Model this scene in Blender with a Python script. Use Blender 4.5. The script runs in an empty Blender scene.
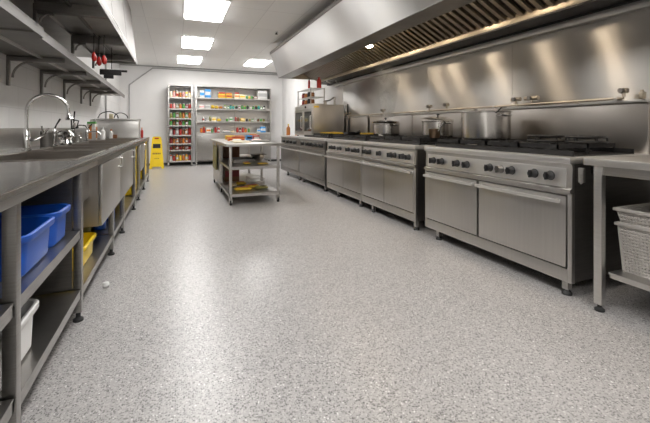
import bpy, bmesh, math, random
from mathutils import Vector, Matrix, Quaternion
random.seed(7)
C = bpy.context.scene.collection
PI = math.pi

# ------------------------------------------------------------------ materials
def new_mat(name):
    m = bpy.data.materials.new(name); m.use_nodes = True
    nt = m.node_tree; b = nt.nodes['Principled BSDF']
    return m, nt, b
def S(b, **k):
    for n, v in k.items():
        n = n.replace('_', ' ')
        if n in b.inputs: b.inputs[n].default_value = v
def rgba(c): return (c[0], c[1], c[2], 1)

def paint(name, col, rough=.5, metal=0, vary=.06, scale=14, bump=.0, coat=0):
    m, nt, b = new_mat(name)
    S(b, Roughness=rough, Metallic=metal)
    if coat: b.inputs['Coat Weight'].default_value = coat
    g = nt.nodes.new('ShaderNodeNewGeometry'); n = nt.nodes.new('ShaderNodeTexNoise')
    n.inputs['Scale'].default_value = scale; n.inputs['Detail'].default_value = 3
    nt.links.new(g.outputs['Position'], n.inputs['Vector'])
    r = nt.nodes.new('ShaderNodeMapRange')
    r.inputs['From Min'].default_value = .3; r.inputs['From Max'].default_value = .7
    r.inputs['To Min'].default_value = 1 - vary; r.inputs['To Max'].default_value = 1 + vary
    nt.links.new(n.outputs['Fac'], r.inputs['Value'])
    mx = nt.nodes.new('ShaderNodeVectorMath'); mx.operation = 'SCALE'
    mx.inputs[0].default_value = col
    nt.links.new(r.outputs[0], mx.inputs['Scale']); nt.links.new(mx.outputs[0], b.inputs['Base Color'])
    if bump:
        bp = nt.nodes.new('ShaderNodeBump'); bp.inputs['Strength'].default_value = bump; bp.inputs['Distance'].default_value = .01
        nt.links.new(n.outputs['Fac'], bp.inputs['Height']); nt.links.new(bp.outputs[0], b.inputs['Normal'])
    return m

def steel(name, col=(.56, .545, .525), rough=.28, aniso=.0, tan=None, brush=(6, 6, 160), vary=.10, bump=.03):
    """brushed stainless steel, the brush lines run across the axis with the high scale"""
    m, nt, b = new_mat(name)
    S(b, Metallic=1.0, Roughness=rough, Anisotropic=aniso)
    g = nt.nodes.new('ShaderNodeNewGeometry'); mp = nt.nodes.new('ShaderNodeMapping')
    mp.inputs['Scale'].default_value = brush
    n = nt.nodes.new('ShaderNodeTexNoise'); n.inputs['Scale'].default_value = 1; n.inputs['Detail'].default_value = 4
    nt.links.new(g.outputs['Position'], mp.inputs['Vector']); nt.links.new(mp.outputs[0], n.inputs['Vector'])
    n2 = nt.nodes.new('ShaderNodeTexNoise'); n2.inputs['Scale'].default_value = 2.2; n2.inputs['Detail'].default_value = 3
    nt.links.new(g.outputs['Position'], n2.inputs['Vector'])
    r = nt.nodes.new('ShaderNodeMapRange'); r.inputs['From Min'].default_value = .3; r.inputs['From Max'].default_value = .7
    r.inputs['To Min'].default_value = max(.05, rough - .02); r.inputs['To Max'].default_value = rough + .03
    nt.links.new(n2.outputs['Fac'], r.inputs['Value']); nt.links.new(r.outputs[0], b.inputs['Roughness'])
    r2 = nt.nodes.new('ShaderNodeMapRange'); r2.inputs['From Min'].default_value = .3; r2.inputs['From Max'].default_value = .7
    r2.inputs['To Min'].default_value = 1 - vary; r2.inputs['To Max'].default_value = 1 + vary
    nt.links.new(n.outputs['Fac'], r2.inputs['Value'])
    mx = nt.nodes.new('ShaderNodeVectorMath'); mx.operation = 'SCALE'; mx.inputs[0].default_value = col
    nt.links.new(r2.outputs[0], mx.inputs['Scale']); nt.links.new(mx.outputs[0], b.inputs['Base Color'])
    if bump:
        bp = nt.nodes.new('ShaderNodeBump'); bp.inputs['Strength'].default_value = bump; bp.inputs['Distance'].default_value = .004
        nt.links.new(n.outputs['Fac'], bp.inputs['Height']); nt.links.new(bp.outputs[0], b.inputs['Normal'])
    if tan:
        t = nt.nodes.new('ShaderNodeCombineXYZ')
        for i in range(3): t.inputs[i].default_value = tan[i]
        nt.links.new(t.outputs[0], b.inputs['Tangent'])
    return m

def emit(name, col, strength):
    m, nt, b = new_mat(name)
    S(b, Base_Color=rgba(col), Roughness=.5)
    b.inputs['Emission Color'].default_value = rgba(col); b.inputs['Emission Strength'].default_value = strength
    return m

def floor_mat():
    m, nt, b = new_mat('speckled_epoxy'); L = nt.links; N = nt.nodes.new
    g = N('ShaderNodeNewGeometry')
    base = N('ShaderNodeRGB'); base.outputs[0].default_value = (.395, .38, .376, 1)
    cur = base.outputs[0]
    wob = N('ShaderNodeTexNoise'); wob.inputs['Scale'].default_value = 1.4; wob.inputs['Detail'].default_value = 5
    L.new(g.outputs['Position'], wob.inputs['Vector'])
    def chips(scale, lo, hi, size, col, fac, cur):
        v = N('ShaderNodeTexVoronoi'); v.inputs['Scale'].default_value = scale
        L.new(g.outputs['Position'], v.inputs['Vector'])
        sep = N('ShaderNodeSeparateColor'); L.new(v.outputs['Color'], sep.inputs[0])
        a = N('ShaderNodeMath'); a.operation = 'GREATER_THAN'; a.inputs[1].default_value = lo; L.new(sep.outputs[0], a.inputs[0])
        c = N('ShaderNodeMath'); c.operation = 'LESS_THAN'; c.inputs[1].default_value = hi; L.new(sep.outputs[0], c.inputs[0])
        d = N('ShaderNodeMath'); d.operation = 'LESS_THAN'; d.inputs[1].default_value = size; L.new(v.outputs['Distance'], d.inputs[0])
        m1 = N('ShaderNodeMath'); m1.operation = 'MULTIPLY'; L.new(a.outputs[0], m1.inputs[0]); L.new(c.outputs[0], m1.inputs[1])
        m2 = N('ShaderNodeMath'); m2.operation = 'MULTIPLY'; L.new(m1.outputs[0], m2.inputs[0]); L.new(d.outputs[0], m2.inputs[1])
        m3 = N('ShaderNodeMath'); m3.operation = 'MULTIPLY'; m3.inputs[1].default_value = fac; L.new(m2.outputs[0], m3.inputs[0])
        mx = N('ShaderNodeMix'); mx.data_type = 'RGBA'
        L.new(m3.outputs[0], mx.inputs['Factor']); L.new(cur, mx.inputs['A']); mx.inputs['B'].default_value = rgba(col)
        return mx.outputs['Result']
    cur = chips(120, 0, .36, .48, (.12, .115, .11), .8, cur)
    cur = chips(120, .30, .55, .5, (.50, .485, .475), .8, cur)
    cur = chips(95, 0, .22, .40, (.07, .07, .07), .85, cur)
    cur = chips(95, .91, 1, .38, (.82, .82, .80), .8, cur)
    cur = chips(160, 0, .2, .6, (.20, .19, .185), .85, cur); cur = chips(160, .2, .4, .6, (.54, .52, .51), .8, cur)
    cur = chips(210, .6, 1, .5, (.42, .41, .40), .6, cur)
    r = N('ShaderNodeMapRange'); r.inputs['To Min'].default_value = .97; r.inputs['To Max'].default_value = 1.03
    r.inputs['From Min'].default_value = .3; r.inputs['From Max'].default_value = .7
    L.new(wob.outputs['Fac'], r.inputs['Value'])
    mx = N('ShaderNodeVectorMath'); mx.operation = 'SCALE'; L.new(cur, mx.inputs[0]); L.new(r.outputs[0], mx.inputs['Scale'])
    L.new(mx.outputs[0], b.inputs['Base Color'])
    rr = N('ShaderNodeMapRange'); rr.inputs['From Min'].default_value = .3; rr.inputs['From Max'].default_value = .7
    rr.inputs['To Min'].default_value = .29; rr.inputs['To Max'].default_value = .33
    L.new(wob.outputs['Fac'], rr.inputs['Value']); L.new(rr.outputs[0], b.inputs['Roughness'])
    pe = N('ShaderNodeTexNoise'); pe.inputs['Scale'].default_value = 55; pe.inputs['Detail'].default_value = 2
    L.new(g.outputs['Position'], pe.inputs['Vector'])
    bp = N('ShaderNodeBump'); bp.inputs['Strength'].default_value = .18; bp.inputs['Distance'].default_value = .004
    L.new(pe.outputs['Fac'], bp.inputs['Height']); L.new(bp.outputs[0], b.inputs['Normal'])
    b.inputs['Specular IOR Level'].default_value = .6
    return m

def grid_mat(name, col, line, sx, sy, ax, offset, mortar, rough=.6, bump=.3, shift=(0, 0), vary=.04):
    """blocks or tiles laid in a grid; ax picks the two position axes"""
    m, nt, b = new_mat(name); L = nt.links; N = nt.nodes.new
    g = N('ShaderNodeNewGeometry'); s = N('ShaderNodeSeparateXYZ'); L.new(g.outputs['Position'], s.inputs[0])
    c = N('ShaderNodeCombineXYZ')
    for i in range(2):
        a = N('ShaderNodeMath'); a.operation = 'ADD'; a.inputs[1].default_value = shift[i]
        L.new(s.outputs[ax[i]], a.inputs[0]); L.new(a.outputs[0], c.inputs[i])
    br = N('ShaderNodeTexBrick'); br.offset = offset; br.squash = 1
    br.inputs['Scale'].default_value = 1; br.inputs['Brick Width'].default_value = sx; br.inputs['Row Height'].default_value = sy
    br.inputs['Mortar Size'].default_value = mortar; br.inputs['Mortar Smooth'].default_value = .3
    br.inputs['Color1'].default_value = rgba(col); br.inputs['Color2'].default_value = rgba([x * (1 - vary) for x in col])
    br.inputs['Mortar'].default_value = rgba(line)
    L.new(c.outputs[0], br.inputs['Vector']); L.new(br.outputs['Color'], b.inputs['Base Color'])
    S(b, Roughness=rough)
    bp = N('ShaderNodeBump'); bp.inputs['Strength'].default_value = bump; bp.inputs['Distance'].default_value = .004; bp.invert = True
    L.new(br.outputs['Fac'], bp.inputs['Height']); L.new(bp.outputs[0], b.inputs['Normal'])
    return m

M = {}
M['floor'] = floor_mat()
M['wall'] = paint('painted_wall', (.82, .81, .805), .55, vary=.02, scale=3)
M['dimming_wall'] = paint('dimming_wall_tone', (.30, .29, .28), .6, vary=.03, scale=3)  # unseen rear wall, toned dark so the steel reflects less light
M['left_wall'] = grid_mat('painted_block_wall', (.74, .73, .72), (.62, .61, .60), .42, .21, (1, 2), .5, .005, .45, .25)
M['ceiling'] = grid_mat('ceiling_tiles', (.92, .91, .895), (.76, .75, .74), .565, 1.03, (0, 1), 0, .006, .8, .2, (-.13 + .565 * 8, -7.45 + 1.03 * 16))
M['steel'] = steel('brushed_steel', (.50, .485, .465), .33)
M['steel_v'] = steel('brushed_steel_wall', (.45, .435, .415), .38, 1.0, (0, 0, 1), (1.5, 1.5, .3), .05, 0)
M['steel_hood'] = steel('brushed_steel_hood', (.64, .63, .62), .34, 1.0, (-.33, 0, 1), (1.5, 1.5, .3), .03, 0)
M['steel_front'] = steel('brushed_steel_front', (.52, .505, .485), .36, .3, (0, 0, 1), (70, 70, 3), .03, 0)
M['steel_mid'] = steel('backsplash_steel', (.36, .347, .33), .32)
M['splash_steel'] = steel('cooker_splashback', (.36, .335, .31), .30, .6, (0, 0, 1), (2, 2, .5), .06, 0)
M['copper'] = steel('tarnished_copper', (.24, .165, .11), .3)
M['satin'] = steel('satin_steel', (.27, .26, .25), .50, vary=.06, bump=0)
M['basin'] = steel('basin_steel', (.33, .30, .27), .33)
M['plate'] = steel('bright_plate', (.80, .785, .77), .38, vary=.02, bump=0)
M['steel_top'] = steel('worktop_steel', (.46, .45, .435), .24, vary=.05, brush=(5, 60, 5), bump=.012)
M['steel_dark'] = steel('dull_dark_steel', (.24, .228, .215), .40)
M['steel_light'] = steel('pale_steel', (.64, .625, .605), .36, vary=.04, bump=.0)
M['steel_warm'] = steel('greasy_steel', (.42, .37, .30), .38)
M['chrome'] = steel('chrome', (.72, .715, .71), .10, vary=.02, bump=0)
M['pot'] = steel('pot_steel', (.62, .595, .565), .21, 0, None, (3, 3, 120), .04, 0)
M['iron'] = paint('cast_iron', (.018, .017, .017), .45, .3, .3, 60, .1)
M['black'] = paint('black_plastic', (.012, .012, .013), .5)
M['rubber'] = paint('black_rubber', (.02, .02, .02), .6)
M['dark_glass'] = paint('dark_glass', (.03, .03, .03), .06, 0, .02)
M['pipe'] = paint('grey_pipe_paint', (.40, .395, .39), .4)
M['blue'] = paint('blue_plastic', (.006, .085, .46), .42, vary=.04)
M['yellow'] = paint('yellow_plastic', (.88, .62, .01), .38, vary=.03)
M['white_plastic'] = paint('white_plastic', (.75, .75, .74), .4, vary=.03)
M['basket'] = paint('grey_basket_plastic', (.34, .32, .295), .55, vary=.06)
M['red'] = paint('red_plastic', (.45, .015, .01), .35)
M['shade_tone'] = paint('painted_shade', (.05, .05, .05), .6)  # near-black tone for strips and sheets that stand in for shade
M['panel'] = emit('light_panel', (1, .985, .96), 10.0)
M['lamp'] = emit('warm_lamp_glass', (1, .82, .60), 62.0)
COL = dict(red=(.38, .03, .02), orange=(.62, .19, .03), yellow=(.68, .46, .04), green=(.08, .28, .06), teal=(.02, .25, .22),
           black=(.02, .02, .02), white=(.62, .62, .60), blue=(.05, .28, .65), brown=(.20, .08, .03), amber=(.45, .16, .03),
           cream=(.75, .66, .45), grey=(.35, .35, .34), maroon=(.25, .03, .03), olive=(.22, .2, .05), pink=(.7, .35, .33))
for k, v in COL.items():
    if k not in ('red', 'yellow', 'blue', 'black'): M[k] = paint(k + '_packaging', v, .4, vary=.08, scale=30)
M['red_pack'] = paint('red_packaging', COL['red'], .4, vary=.08, scale=30)
M['yellow_pack'] = paint('yellow_packaging', COL['yellow'], .4, vary=.08, scale=30)
M['blue_pack'] = paint('blue_packaging', COL['blue'], .4, vary=.08, scale=30)
def cm(k): return M.get(k + '_pack', M.get(k))

# ------------------------------------------------------------------ mesh builder
class MB:
    def __init__(s): s.bm = bmesh.new()
    def box(s, x0, x1, y0, y1, z0, z1, bevel=0, taper=None, rot=None):
        vs = [s.bm.verts.new((x, y, z)) for z in (z0, z1) for y in (y0, y1) for x in (x0, x1)]
        if taper:
            cx, cy = (x0 + x1) / 2, (y0 + y1) / 2
            for v in vs[:4]: v.co.x = cx + (v.co.x - cx) * taper; v.co.y = cy + (v.co.y - cy) * taper
        if rot:
            mt = Matrix.Translation(Vector(rot[1])) @ Matrix.Rotation(rot[0], 4, rot[2]) @ Matrix.Translation(-Vector(rot[1]))
            for v in vs: v.co = mt @ v.co
        fs = [s.bm.faces.new([vs[i] for i in f]) for f in ((0, 2, 3, 1), (4, 5, 7, 6), (0, 1, 5, 4), (2, 6, 7, 3), (0, 4, 6, 2), (1, 3, 7, 5))]
        if bevel:
            es = list({e for f in fs for e in f.edges})
            bmesh.ops.bevel(s.bm, geom=es, offset=bevel, segments=2, affect='EDGES', profile=.6)
        return s
    def hexa(s, pts):
        """eight points: bottom ring of four then top ring of four"""
        vs = [s.bm.verts.new(p) for p in pts]
        for f in ((3, 2, 1, 0), (4, 5, 6, 7), (0, 1, 5, 4), (1, 2, 6, 5), (2, 3, 7, 6), (3, 0, 4, 7)): s.bm.faces.new([vs[i] for i in f])
        return s
    def prism(s, poly, axis, a, b):
        """extrude a 2-D polygon along axis ('x','y','z') from a to b"""
        def P(u, v, w): return {'y': (u, w, v), 'x': (w, u, v), 'z': (u, v, w)}[axis]
        A = [s.bm.verts.new(P(u, v, a)) for u, v in poly]; B = [s.bm.verts.new(P(u, v, b)) for u, v in poly]
        n = len(poly); s.bm.faces.new(A); s.bm.faces.new(B[::-1])
        for i in range(n): s.bm.faces.new([A[i], B[i], B[(i + 1) % n], A[(i + 1) % n]])
        return s
    def tube(s, pts, r, seg=10, cap=True):
        pts = [Vector(p) for p in pts]; rs = r if isinstance(r, (list, tuple)) else [r] * len(pts)
        t = (pts[1] - pts[0]).normalized(); up = Vector((0, 0, 1)) if abs(t.z) < .9 else Vector((1, 0, 0))
        n = t.cross(up).normalized(); rings = []
        for i, p in enumerate(pts):
            t2 = ((pts[min(i + 1, len(pts) - 1)] - p).normalized() + (p - pts[max(i - 1, 0)]).normalized()).normalized()
            n = (t.rotation_difference(t2) @ n); n = (n - t2 * n.dot(t2)).normalized(); t = t2; bb = t.cross(n)
            rings.append([s.bm.verts.new(p + (n * math.cos(2 * PI * k / seg) + bb * math.sin(2 * PI * k / seg)) * rs[i]) for k in range(seg)])
        for a, b in zip(rings, rings[1:]):
            for k in range(seg): s.bm.faces.new([a[k], a[(k + 1) % seg], b[(k + 1) % seg], b[k]])
        if cap: s.bm.faces.new(rings[0][::-1]); s.bm.faces.new(rings[-1])
        return s
    def lathe(s, prof, c=(0, 0, 0), seg=24, axis='z'):
        rings = []
        for r, z in prof:
            if r < 1e-6: pt = [(0, 0, z)]
            else: pt = [(r * math.cos(2 * PI * k / seg), r * math.sin(2 * PI * k / seg), z) for k in range(seg)]
            if axis == 'x': pt = [(p[2], p[0], p[1]) for p in pt]
            rings.append([s.bm.verts.new((p[0] + c[0], p[1] + c[1], p[2] + c[2])) for p in pt])
        for a, b in zip(rings, rings[1:]):
            if len(a) == 1 and len(b) == 1: continue
            for k in range(seg):
                k2 = (k + 1) % seg
                if len(a) == 1: s.bm.faces.new([a[0], b[k2], b[k]])
                elif len(b) == 1: s.bm.faces.new([a[k], a[k2], b[0]])
                else: s.bm.faces.new([a[k], a[k2], b[k2], b[k]])
        return s
    def build(s, name, mat, parent=None, loc=None, smooth=True):
        bmesh.ops.recalc_face_normals(s.bm, faces=s.bm.faces)
        org = Vector((0, 0, 0)); p = parent
        while p: org += p.location; p = p.parent
        if loc is not None: org += Vector(loc)
        for v in s.bm.verts: v.co -= org
        me = bpy.data.meshes.new(name); s.bm.to_mesh(me); s.bm.free()
        if smooth:
            for f in me.polygons: f.use_smooth = True
            me.set_sharp_from_angle(angle=math.radians(35))
        me.materials.append(M[mat] if isinstance(mat, str) else mat)
        o = bpy.data.objects.new(name, me); C.objects.link(o); o.parent = parent
        if loc is not None: o.location = loc
        return o

def tag(o, label=None, cat=None, group=None, kind=None):
    if label: o['label'] = label
    if cat: o['category'] = cat
    if group: o['group'] = group
    if kind: o['kind'] = kind
    return o
def thing(name, loc, label, cat, group=None, rz=0):
    o = bpy.data.objects.new(name, None); C.objects.link(o); o.location = loc; o.rotation_euler.z = rz
    o.empty_display_size = .1
    return tag(o, label, cat, group)
def struct(name, mb, mat): return tag(mb.build(name, mat), kind='structure')
def children(o): return [c for c in bpy.data.objects if c.parent == o]
def dup(o, parent=None):
    c = o.copy(); C.objects.link(c); c.parent = parent
    for ch in children(o): dup(ch, c)
    return c

# ------------------------------------------------------------------ room
RX, LX, BY, CZ = 3.17, -1.40, 11.45, 2.80
struct('floor', MB().box(LX - .15, RX + .15, -2.6, BY + .15, -.1, 0), 'floor')
struct('ceiling', MB().box(LX - .15, RX + .15, -2.6, BY + .15, CZ, CZ + .1), 'ceiling')
struct('wall_left', MB().box(LX - .12, LX, -2.5, BY, 0, CZ), 'left_wall')
struct('wall_right', MB().box(RX, RX + .12, -2.5, BY, 0, CZ), 'wall')
struct('wall_back', MB().box(LX - .12, RX + .12, BY, BY + .12, 0, CZ), 'wall')
struct('wall_rear', MB().box(LX - .12, RX + .12, -2.6, -2.5, 0, CZ), 'dimming_wall')
struct('shade_strip_back', MB().box(LX, RX, BY - .012, BY, 0, .06), 'shade_tone')  # dark strip painted along the wall foot in place of shadow
struct('trim_1', MB().box(LX, RX, BY - .015, BY, CZ - .03, CZ), 'pipe')

# ceiling light panels
spots = [(.415, 7.96, 'second ceiling light panel of the left row, counted from the camera'), (.415, 5.68, 'largest ceiling light panel, cut by the top of the photo'),
         (.34, 10.03, 'smallest ceiling light panel of the left row, nearest the back wall'),
         (2.04, 9.86, 'ceiling light panel beside the far end of the extractor hood'),
         (.415, 3.4, 'ceiling light panel above the near floor, outside the photo'), (.415, 1.2, 'ceiling light panel above the photographer'), (.415, -1.2, 'ceiling light panel behind the photographer'), (1.7, -1.2, 'added ceiling fill light behind the photographer, right of the row'), (-.75, -1.2, 'added ceiling fill light behind the photographer, left of the row')]  # the two rear side panels are added fill, unlike the row
first = None
for x, y, lab in spots:
    if first is None:
        r = thing('ceiling_light_panel', (x, y, CZ), lab, 'ceiling light', 'ceiling light panels')
        MB().box(x - .30, x + .30, y - .53, y - .50, CZ - .012, CZ).box(x - .30, x + .30, y + .50, y + .53, CZ - .012, CZ)\
            .box(x - .30, x - .27, y - .5, y + .5, CZ - .012, CZ).box(x + .27, x + .30, y - .5, y + .5, CZ - .012, CZ).build('frame', 'white_plastic', r)
        MB().box(x - .27, x + .27, y - .50, y + .50, CZ - .030, CZ - .001).build('diffuser', 'panel', r)  # dropped below the frame so its glowing sides brighten the ceiling
        first = r
    else:
        r = dup(first); r.location = (x, y, CZ); tag(r, lab)
r = thing('ceiling_sprinkler', (1.70, 6.54, CZ), 'small dark sprinkler head on the ceiling near the hood', 'sprinkler')
MB().lathe([(0, 0), (.035, 0), (.03, -.012), (0, -.012)], (1.70, 6.54, CZ), 16).build('ceiling_plate', 'white_plastic', r)
MB().lathe([(.012, -.012), (.012, -.03), (.028, -.034), (.028, -.04), (0, -.045)], (1.70, 6.54, CZ), 12).build('head', 'iron', r)

# conduits on the far walls
cy = BY - .03
tag(MB().tube([(-1.16, cy, .0), (-1.16, cy, 2.24), (-.58, cy, 2.73), (RX - .02, cy, 2.73)], .016).build('conduit_pipe', 'pipe', None, (-1.16, cy, 0)),
    'grey conduit climbing the back wall and bending along under the ceiling', 'pipe')
tag(MB().tube([(LX + .03, 9.1, 0), (LX + .03, 9.1, CZ)], .02).build('drain_pipe', 'pipe', None, (LX + .03, 9.1, 0)),
    'thin vertical grey pipe on left wall past the counter', 'pipe')

# ------------------------------------------------------------------ sink counter on the left
FX = -.475
LY0, LY1 = -.6, 8.2
def foot(mb, x, y): mb.lathe([(0, 0), (.026, 0), (.026, .012), (.012, .022), (.012, .05), (0, .05)], (x, y, 0), 12); return mb
ct = thing('sink_counter', (-.9, 3.0, 0), 'long stainless steel sink counter with open lower shelves along left wall', 'counter')
basins = [(2.68, 3.62), (3.80, 4.30), (4.42, 4.98), (5.12, 5.9), (6.1, 7.2)]
xs0, xs1 = -1.10, -.56
t = MB()
t.box(xs1, FX + .002, LY0, LY1, .862, .88); t.box(-1.37, xs0, LY0, LY1, .862, .88)
prev = LY0
for a, b in basins: t.box(xs0, xs1, prev, a, .862, .88); prev = b
t.box(xs0, xs1, prev, LY1, .862, .88)
t.build('worktop', 'steel_top', ct)
MB().box(FX - .012, FX, LY0, 2.848, .828, .884, .004).build('front_lip', 'steel_mid', ct)
MB().box(FX - .012, FX, 2.852, LY1, .822, .884, .004).build('front_lip', 'steel_mid', ct)
MB().box(-1.395, -1.365, LY0, LY1, .862, 1.07, .004).build('backsplash', 'steel_mid', ct)
MB().box(-1.36, FX - .02, LY1 - .015, LY1, .80, .862).build('end_plate', 'steel_mid', ct)
for i, (a, b) in enumerate(basins):
    m = MB(); w = .012; d = .60 if i < 4 else .66
    m.box(xs0, xs0 + w, a, b, d, .882).box(xs1 - w, xs1, a, b, d, .882).box(xs0, xs1, a, a + w, d, .882).box(xs0, xs1, b - w, b, d, .882)
    m.box(xs0, xs1, a, b, d - .01, d)
    m.lathe([(0, .001), (.03, .001), (.035, .004), (.042, .004), (.042, 0)], ((xs0 + xs1) / 2, (a + b) / 2, d), 16)
    m.box(xs0 - .012, xs1 + .012, a - .012, a + .004, .878, .886).box(xs0 - .012, xs1 + .012, b - .004, b + .012, .878, .886)
    m.box(xs0 - .012, xs0 + .004, a, b, .878, .886).box(xs1 - .004, xs1 + .012, a, b, .878, .886)
    m.build('sink_basin', 'basin', ct)
# legs
for y in (-.1, 1.52, 2.43, 3.58, 4.28, 5.42, 6.10, 7.1, 8.12):
    for x in (-.50, -1.30):
        if x < -1 and y in (4.28, 6.10): continue
        l = MB().box(x - .02, x + .02, y - .02, y + .02, .05, .862, .003).build('leg', 'steel_mid', ct)
        foot(MB(), x, y).build('foot', 'rubber', l)
# shelves
def shelf(x0, x1, y0, y1, z, parent, name='shelf', mat='steel_mid', lip=.045):
    return MB().box(x0, x1, y0, y1, z - .008, z).box(x1 - .01, x1, y0, y1, z - lip, z - .008).box(x0, x0 + .01, y0, y1, z - lip, z - .008)\
        .box(x0, x1, y0, y0 + .01, z - lip, z - .008).box(x0, x1, y1 - .01, y1, z - lip, z - .008).build(name, mat, parent)
shelf(-1.33, -.485, 1.545, 2.403, .51, ct); shelf(-1.33, -.485, 1.545, 2.403, .18, ct)
shelf(-1.33, -.485, -.58, 1.49, .51, ct); shelf(-1.33, -.485, -.58, 1.49, .20, ct)
shelf(-1.33, -.485, 2.455, 3.555, .175, ct); shelf(-1.33, -.485, 3.605, 5.395, .175, ct); shelf(-1.33, -.485, 5.445, 8.09, .175, ct)
MB().box(-1.34, -1.325, -.58, 2.9, .16, .85).build('back_panel', 'steel_dark', ct)  # dark material puts the deep shadow beneath the counter into the colour
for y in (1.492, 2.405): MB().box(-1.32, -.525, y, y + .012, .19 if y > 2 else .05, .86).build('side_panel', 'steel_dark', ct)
# cabinet under the sinks
cab = thing('sink_cabinet', (-.9, 4.05, .38), 'hanging steel cabinet with two plain doors under the sinks', 'cabinet')
MB().box(-1.32, -.50, 3.02, 3.04, .38, .82).box(-1.32, -.50, 5.08, 5.10, .38, .82).box(-1.32, -.50, 3.04, 5.08, .38, .395)\
    .box(-1.32, -1.30, 3.04, 5.08, .395, .82).box(-.52, -.50, 3.965, 3.975, .395, .82).build('body', 'steel_front', cab)
for a, b in ((3.025, 3.962), (3.975, 5.095)):
    d = MB().box(-.498, -.478, a, b, .382, .815, .003).build('door', 'steel_front', cab)
    yy = b - .10
    MB().tube([(-.478, yy, .72), (-.45, yy, .72), (-.446, yy, .73), (-.446, yy, .79), (-.45, yy, .80), (-.478, yy, .80)], .008, 8).build('handle', 'steel_light', d)
# second cabinet further along
cab = thing('sink_cabinet', (-.9, 6.6, .38), 'farther hanging steel cabinet between the two yellow tall bins', 'cabinet')
MB().box(-1.30, -.50, 6.26, 6.98, .40, .82).build('body', 'steel_front', cab)
d = MB().box(-.50, -.482, 6.27, 6.97, .41, .815, .003).build('door', 'steel_front', cab)
MB().tube([(-.482, 6.9, .70), (-.455, 6.9, .71), (-.455, 6.9, .78), (-.482, 6.9, .79)], .008, 8).build('handle', 'steel_light', d)

# tubs under the counter
def tub(name, cx, cyy, z, w, l, h, mat, label, group, rim=.013, rz=0):
    """open rounded plastic tub with a rolled rim and two grips"""
    r = thing(name, (cx, cyy, z), label, 'tub', group)
    def ring(hw, hl, rad, zz):
        pts = []
        for qx, qy, a0 in ((1, 1, 0), (-1, 1, 90), (-1, -1, 180), (1, -1, 270)):
            for k in range(5):
                a = math.radians(a0 + k * 22.5)
                pts.append((qx * (hw - rad) + rad * math.cos(a), qy * (hl - rad) + rad * math.sin(a), zz))
        return pts
    m = MB(); tw = .92
    levels = [(w * tw / 2 - .01, l * tw / 2 - .01, .03, 0), (w * tw / 2, l * tw / 2, .04, .012), (w / 2 - .004, l / 2 - .004, .05, h - .03), (w / 2 + rim * .7, l / 2 + rim * .7, .06, h - .03),
              (w / 2 + rim, l / 2 + rim, .06, h - .022), (w / 2 + rim, l / 2 + rim, .06, h - .004), (w / 2 + rim * .5, l / 2 + rim * .5, .06, h), (w / 2 - .004, l / 2 - .004, .05, h - .003), (w / 2 - .008, l / 2 - .008, .05, h - .02), (w * tw / 2 - .006, l * tw / 2 - .006, .04, .018)]
    rings = [[m.bm.verts.new((p[0] + cx, p[1] + cyy, p[2] + z)) for p in ring(*lv)] for lv in levels]
    for a, b in zip(rings, rings[1:]):
        n = len(a)
        for k in range(n): m.bm.faces.new([a[k], a[(k + 1) % n], b[(k + 1) % n], b[k]])
    m.bm.faces.new(rings[0][::-1]); m.bm.faces.new(rings[-1])
    m.build('body', mat, r)
    g = MB()
    for s_ in (-1, 1): g.box(cx - .06, cx + .06, cyy + s_ * (l / 2 + rim) - .004, cyy + s_ * (l / 2 + rim) + .008, z + h - .055, z + h - .006, .003)
    g.build('grip', mat, r)
    return r
tub('storage_tub', -.66, 1.865, .51, .29, .36, .165, 'blue', 'nearer blue plastic tub on upper shelf under the counter', 'blue tubs')
tub('storage_tub', -.66, 2.20, .51, .29, .24, .168, 'blue', 'blue plastic tub behind another blue tub, beside the counter leg', 'blue tubs')
tub('storage_tub', -.665, 1.71, .18, .27, .36, .185, 'white_plastic', 'white plastic tub alone on the bottom shelf under blue tubs', None)
tub('storage_tub', -.665, 2.92, .175, .26, .40, .145, 'yellow', 'yellow plastic tub on low shelf just past the counter leg', None)
def tall_bin(x, y0, y1, z0, z1, label):
    r = thing('tall_bin', (x, (y0 + y1) / 2, z0), label, 'bin', 'yellow tall bins')
    m = MB(); yc = (y0 + y1) / 2; h = .008
    m.box(x - .18, x + .18, y0, y1, z0, z0 + h)
    for a in ((x - .18, x - .18 + h, y0, y1), (x + .18 - h, x + .18, y0, y1), (x - .18, x + .18, y0, y0 + h), (x - .18, x + .18, y1 - h, y1)): m.box(*a, z0, z1)
    m.build('body', 'yellow', r)
    MB().box(x - .19, x + .19, y0 - .01, y0 + .01, z1 - .03, z1).box(x - .19, x + .19, y1 - .01, y1 + .01, z1 - .03, z1).box(x - .19, x - .17, y0, y1, z1 - .03, z1).box(x + .17, x + .19, y0, y1, z1 - .03, z1).build('rim', 'yellow', r)
    MB().box(x + .18, x + .186, yc - .08, yc + .08, z1 - .2, z1 - .12, .002).build('grip', 'black', r)
tall_bin(-.70, 5.50, 6.02, .176, .80, 'yellow tall bin under the counter, nearer of two')
tall_bin(-.70, 7.16, 8.04, .176, .80, 'longer yellow tall bin under the far end of the counter')
def bottle_at(name, x, y, z, r_, h, mat, cap, label, group=None, cat='bottle'):
    o = thing(name, (x, y, z), label, cat, group)
    MB().lathe([(0, 0), (r_ * .9, 0), (r_, .01), (r_, h * .62), (r_ * .85, h * .70), (r_ * .35, h * .80), (r_ * .33, h * .9)], (x, y, z), 16).build('body', mat, o)
    MB().lathe([(r_ * .4, h * .86), (r_ * .42, h), (0, h)], (x, y, z), 14).build('cap', cap, o)
    return o
bottle_at('cleaning_bottle', -.62, 3.80, .175, .05, .26, 'blue', 'white_plastic', 'blue cleaning bottle under cabinet, nearer of the pair', 'blue bottles')
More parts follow.
